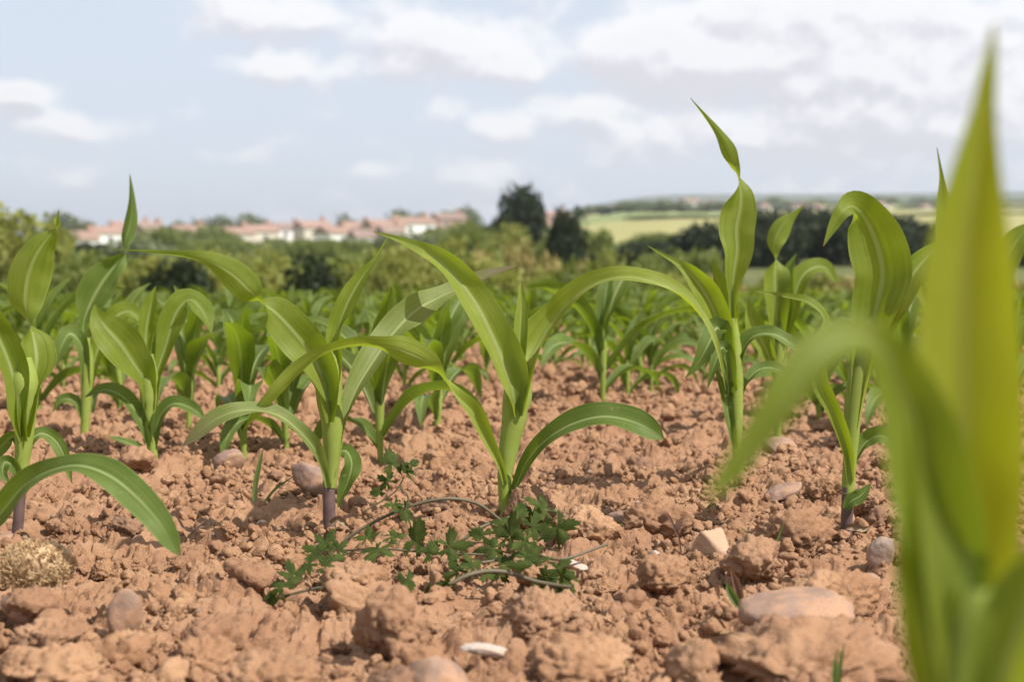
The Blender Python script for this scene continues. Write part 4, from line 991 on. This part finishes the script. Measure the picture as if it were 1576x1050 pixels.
# hedge and bushes right behind the field
tree('olive_tree', 16, 314, 160, 26, 'olive', 'large olive-green tree at the left edge', 'bushes behind the field', 'tree')
tree('olive_tree', -70, 330, 150, 27, 'olive', 'olive-green tree cut by the left edge', 'bushes behind the field', 'tree')
for i_, px in enumerate(range(40, 1000, 44)):
    tree('hedge_bush', px + random.uniform(-12, 12), random.uniform(374, 400), random.uniform(70, 115), random.uniform(13, 16), random.choice(('olive', 'olive', 'green', 'green', 'dark')), nth(i_) + ' low bush from the left in the weedy strip behind the maize', 'front hedge bushes', 'bush', trunk=False)
for i_, px in enumerate(range(80, 770, 44)):
    tree('hedge_bush', px + random.uniform(-14, 14), random.uniform(358, 382), random.uniform(80, 125), random.uniform(20, 28), random.choice(('green', 'olive', 'olive', 'green', 'green')), nth(i_) + ' bush from the left in the taller hedge below the houses', 'taller hedge bushes', 'bush', trunk=False)
for k_, px in enumerate(range(70, 760, 44)):
    tree('hedge_bush', px + random.uniform(-14, 14), random.uniform(362, 376) - (14 if px > 640 else 0), random.uniform(70, 110), random.uniform(110, 210), random.choice(('green', 'far', 'green')), nth(k_) + ' tree from the left in the belt between hedge and houses', 'tree belt below the houses', 'tree')
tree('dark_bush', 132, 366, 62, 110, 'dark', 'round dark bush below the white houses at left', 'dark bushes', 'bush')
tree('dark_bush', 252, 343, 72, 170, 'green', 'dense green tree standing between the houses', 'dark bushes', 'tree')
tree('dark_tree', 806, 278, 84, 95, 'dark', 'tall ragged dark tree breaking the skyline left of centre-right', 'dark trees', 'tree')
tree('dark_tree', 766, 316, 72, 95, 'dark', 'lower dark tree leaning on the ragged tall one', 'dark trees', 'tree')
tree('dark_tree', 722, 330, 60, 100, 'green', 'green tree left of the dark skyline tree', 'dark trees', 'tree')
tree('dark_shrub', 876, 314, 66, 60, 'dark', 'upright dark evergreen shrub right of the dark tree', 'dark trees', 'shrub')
for px, top, wd, r, c, lab in ((745, 352, 80, 22, 'yellow', 'yellow-leaved bush below the ragged dark tree'), (800, 350, 70, 21, 'yellow', 'pale yellow-green bush left of the dark shrub'), (838, 366, 54, 20, 'yellow', 'low straw-yellow bush at the foot of the dark shrub'),
                             (938, 354, 70, 30, 'olive', 'yellow-green bush right of the dark shrub'), (900, 382, 46, 20, 'yellow', 'small rusty-yellow bush in front of the dark shrub'), (690, 354, 90, 24, 'olive', 'olive bush left of the yellow-leaved bush'), (985, 384, 80, 30, 'green', 'low green bush before the pale field')):
    tree('weedy_bush', px, top, wd, r, c, lab, 'yellowish bushes', 'bush', trunk=False)
for k, px in enumerate(range(985, 1640, 34)):
    big = 1080 < px < 1440
    top = (random.uniform(304, 320) if 1150 < px < 1390 else random.uniform(334, 346)) if big else random.uniform(362, 374)
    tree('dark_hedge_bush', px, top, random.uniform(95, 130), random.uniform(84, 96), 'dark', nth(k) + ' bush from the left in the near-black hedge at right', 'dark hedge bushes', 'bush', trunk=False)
for i_, px in enumerate((980, 1015, 1050, 1090)):
    tree('dark_hedge_bush', px, random.uniform(352, 368), 66, 130, 'green', nth(i_) + ' mid green bush from the left before the pale field', 'green bushes before the pale field', 'bush', trunk=False)
for i_, (px, top, wd) in enumerate(((92, 350, 40), (275, 346, 44), (322, 342, 60), (352, 354, 36), (425, 362, 40), (466, 364, 36), (672, 346, 50), (706, 340, 46))):
    tree('village_tree', px, top, wd, random.uniform(215, 245), 'green', nth(i_) + ' tree from the left standing in front of the village houses', 'trees before the houses', 'tree')
for i_, px in enumerate(range(50, 780, 36)):
    tree('hedge_bush', px + random.uniform(-8, 8), random.uniform(370, 384), random.uniform(70, 100), random.uniform(40, 50), random.choice(('green', 'green', 'olive', 'dark')), nth(i_) + ' bush from the left in the middle hedge below the village', 'middle hedge bushes', 'bush', trunk=False)
for i_, (px, top, wd, c_) in enumerate(((700, 338, 80, 'green'), (738, 334, 70, 'green'), (782, 338, 80, 'olive'), (838, 344, 60, 'green'), (850, 352, 50, 'olive'), (915, 338, 60, 'green'))):
    tree('skyline_bush', px, top, wd, random.uniform(66, 84), c_, nth(i_) + ' bush from the left crowding round the dark skyline trees', 'bushes round the dark trees', 'bush', trunk=False)
for i_, px in enumerate(range(1170, 1640, 24)):
    tree('ridge_tree', px + random.uniform(-8, 8), random.uniform(300, 311), random.uniform(30, 60), random.uniform(960, 1040), 'green', nth(i_) + ' tree from the left on the wooded ridge at far right', 'trees on the far right ridge', 'tree')
for i_, px in enumerate(range(890, 1130, 30)):
    tree('field_bush', px + random.uniform(-8, 8), random.uniform(362, 378), random.uniform(70, 100), random.uniform(34, 46), random.choice(('green', 'olive', 'dark', 'green')), nth(i_) + ' bush from the left in the hedge right of the dark shrub', 'bushes right of the dark shrub', 'bush', trunk=False)
for i_, px in enumerate(range(1000, 1620, 42)):
    tree('grassy_bush', px + random.uniform(-8, 8), random.uniform(402, 414), random.uniform(70, 100), random.uniform(14, 17), random.choice(('olive', 'olive', 'green', 'yellow')), nth(i_) + ' low olive bush from the left under the near-black hedge', 'low bushes under the dark hedge', 'bush', trunk=False)
# tree lines on the hills
for i_, px in enumerate(range(905, 1120, 20)):
    tree('far_tree', px + random.uniform(-6, 6), random.uniform(304, 322), random.uniform(34, 56), random.uniform(455, 480), 'far', nth(i_) + ' distant tree from the left in the line above the pale field', 'distant tree line at right', 'tree')
for i_, px in enumerate(range(1130, 1640, 22)):
    tree('far_tree', px + random.uniform(-6, 6), random.uniform(308, 324), random.uniform(30, 50), random.uniform(640, 700), 'far', nth(i_) + ' distant tree from the left in the line beyond the dark hedge', 'distant tree line far right', 'tree')
for i_, px in enumerate(range(985, 1640, 26)):
    tree('far_tree', px, random.uniform(330, 338), random.uniform(44, 66), 330, 'far', nth(i_) + ' hedge tree from the left between the two pale fields', 'far hedge between the pale fields', 'tree')
for i_, (px, top, wd) in enumerate(sorted(((95, 326, 50), (122, 330, 40), (312, 330, 50), (345, 329, 44), (385, 328, 44), (412, 336, 30), (536, 326, 36), (618, 322, 44), (648, 322, 36), (690, 322, 50), (718, 318, 40), (160, 345, 26), (275, 340, 30)))):
    tree('far_tree', px, top, wd, random.uniform(345, 380), 'far', nth(i_) + ' distant tree from the left showing above the red roofs', 'trees among the houses', 'tree')

# ------------------------------------------------------------------ houses
M_WALLS = [plain_mat('white render', (.72, .70, .67), (.80, .78, .75), .8, .85), plain_mat('pinkish brick', (.36, .22, .17), (.42, .27, .21), .8, .9), plain_mat('cream render', (.56, .49, .41), (.62, .55, .47), .8, .85)]
M_ROOFS = [plain_mat('terracotta tiles', (.26, .165, .125), (.33, .215, .17), .9, .9), plain_mat('weathered red tiles', (.23, .16, .13), (.29, .205, .17), .9, .9), plain_mat('brown tiles', (.22, .15, .12), (.27, .19, .155), .9, .9)]
M_GLASS = plain_mat('window glass', (.05, .06, .07), (.08, .09, .10), 1, .15, spec=.6)
M_FRAME = plain_mat('white window frame', (.68, .67, .65), (.74, .73, .71), 2, .6)
def house(px, top, wpx, r, wall, roof, label, group, turn=0.0):
    d = ray(px, 395); x = d.x / d.y * r
    zt = CAM_H + (HORIZON - top) / F_PX * r
    W_, D_ = wpx / F_PX * r, 7.5
    rh = 1.5; eave = zt - rh; base = float(land_height([x], [r])[0]) - .5
    t = empty('house', (x, r, base), label, 'house', group, turn)
    e = eave - base
    mesh_obj('wall', box_mesh('wall', -W_ / 2, W_ / 2, -D_ / 2, D_ / 2, 0, e, M_WALLS[wall]), t)
    o = .35
    V = [(-W_/2-o, -D_/2-o, e-.1), (W_/2+o, -D_/2-o, e-.1), (W_/2+o, D_/2+o, e-.1), (-W_/2-o, D_/2+o, e-.1), (-W_/2-o, 0, e+rh), (W_/2+o, 0, e+rh)]
    me_ = bpy.data.meshes.new('roof'); me_.from_pydata(V, [], [(0, 1, 5, 4), (2, 3, 4, 5), (1, 2, 5), (3, 0, 4), (3, 2, 1, 0)]); me_.materials.append(M_ROOFS[roof])
    ro = mesh_obj('roof', me_, t)
    mesh_obj('chimney', box_mesh('chimney', W_*.28, W_*.28+.8, -.5, .5, e+rh-.8, e+rh+1.1, M_WALLS[1]), ro)
    n = max(1, int(W_ / 3.4))
    for i in range(n):
        cx = -W_/2 + (i + .5) * W_ / n
        for zz in (e - 1.9, e - 4.6):
            if zz < .8: continue
            wi = mesh_obj('window', box_mesh('window', cx-.62, cx+.62, -D_/2-.06, -D_/2+.05, zz, zz+1.25, M_FRAME), t)
            mesh_obj('pane', box_mesh('pane', cx-.5, cx+.5, -D_/2-.09, -D_/2-.04, zz+.12, zz+1.13, M_GLASS), wi)
    return t
HOUSES = [(122, 352, 46, 250, 0, 0, 'white house lowest at the left end of the village'), (158, 345, 44, 290, 0, 0, 'red-roofed house left of the tall thin leaf'), (205, 338, 60, 300, 0, 0, 'broad red-roofed white house behind the thin leaf tip'),
          (232, 341, 34, 280, 2, 1, 'narrow house right of the thin leaf tip'), (292, 343, 50, 310, 0, 0, 'house with pale red roof right of the dense green tree'), (362, 346, 42, 300, 2, 0, 'cream house below the dark roofline trees'),
          (398, 343, 46, 320, 2, 0, 'cream-walled house in the middle of the village row'), (440, 340, 48, 330, 0, 1, 'long-roofed house left of the village centre'), (482, 337, 46, 320, 2, 0, 'cream house under a tall red roof'),
          (515, 345, 44, 290, 0, 0, 'white house front row centre of the village'), (548, 338, 50, 330, 2, 0, 'red-roofed house behind the white front houses'), (560, 350, 36, 270, 0, 1, 'low white house in front of the village row'),
          (590, 335, 52, 320, 2, 0, 'wide red-roofed house left of the white gable'), (600, 344, 30, 270, 0, 1, 'small bright white house near the leaf tip'), (636, 331, 60, 330, 0, 0, 'highest red-roofed house at the right end of the row'),
          (690, 325, 46, 360, 1, 1, 'brown-roofed house left of the dark skyline tree'), (852, 322, 44, 380, 1, 0, 'red-roofed house between dark tree and dark shrub')]
for (px, top, wp, r, wl, rf, lab) in HOUSES:
    house(px, top + 3, wp, r, wl, rf, lab, 'village houses', random.uniform(.35, .8))
for (px, top, wp, lab) in ((1060, 309, 26, 'white farmhouse on the hill left of the wavy leaf'), (1088, 313, 20, 'smaller white farm building beside the hill farmhouse'), (1172, 317, 16, 'white cottage right of the wavy leaf'), (1225, 317, 22, 'white cottage above the dark hedge'), (1252, 318, 16, 'small white cottage next to the one above the hedge'), (1350, 314, 22, 'pale house above the folded leaf'), (1420, 319, 18, 'pale house left of the big blurred leaf')):
    house(px, top - 3, wp, 610, 0, 2, lab, 'far white houses', .5)

# ------------------------------------------------------------------ air
m, t_h, out_h = material('summer haze')
pv = t_h.n('ShaderNodeVolumePrincipled', ins={'Color': (.86, .90, .97, 1), 'Density': .00026, 'Anisotropy': .3})
t_h.t.links.new(pv.outputs[0], out_h.inputs['Volume'])
hz = mesh_obj('haze', box_mesh('haze', -4300, 4300, -4300, 4300, -4, 135, m))
tag(hz, 'thin pale summer haze over the fields', 'haze', kind='stuff')
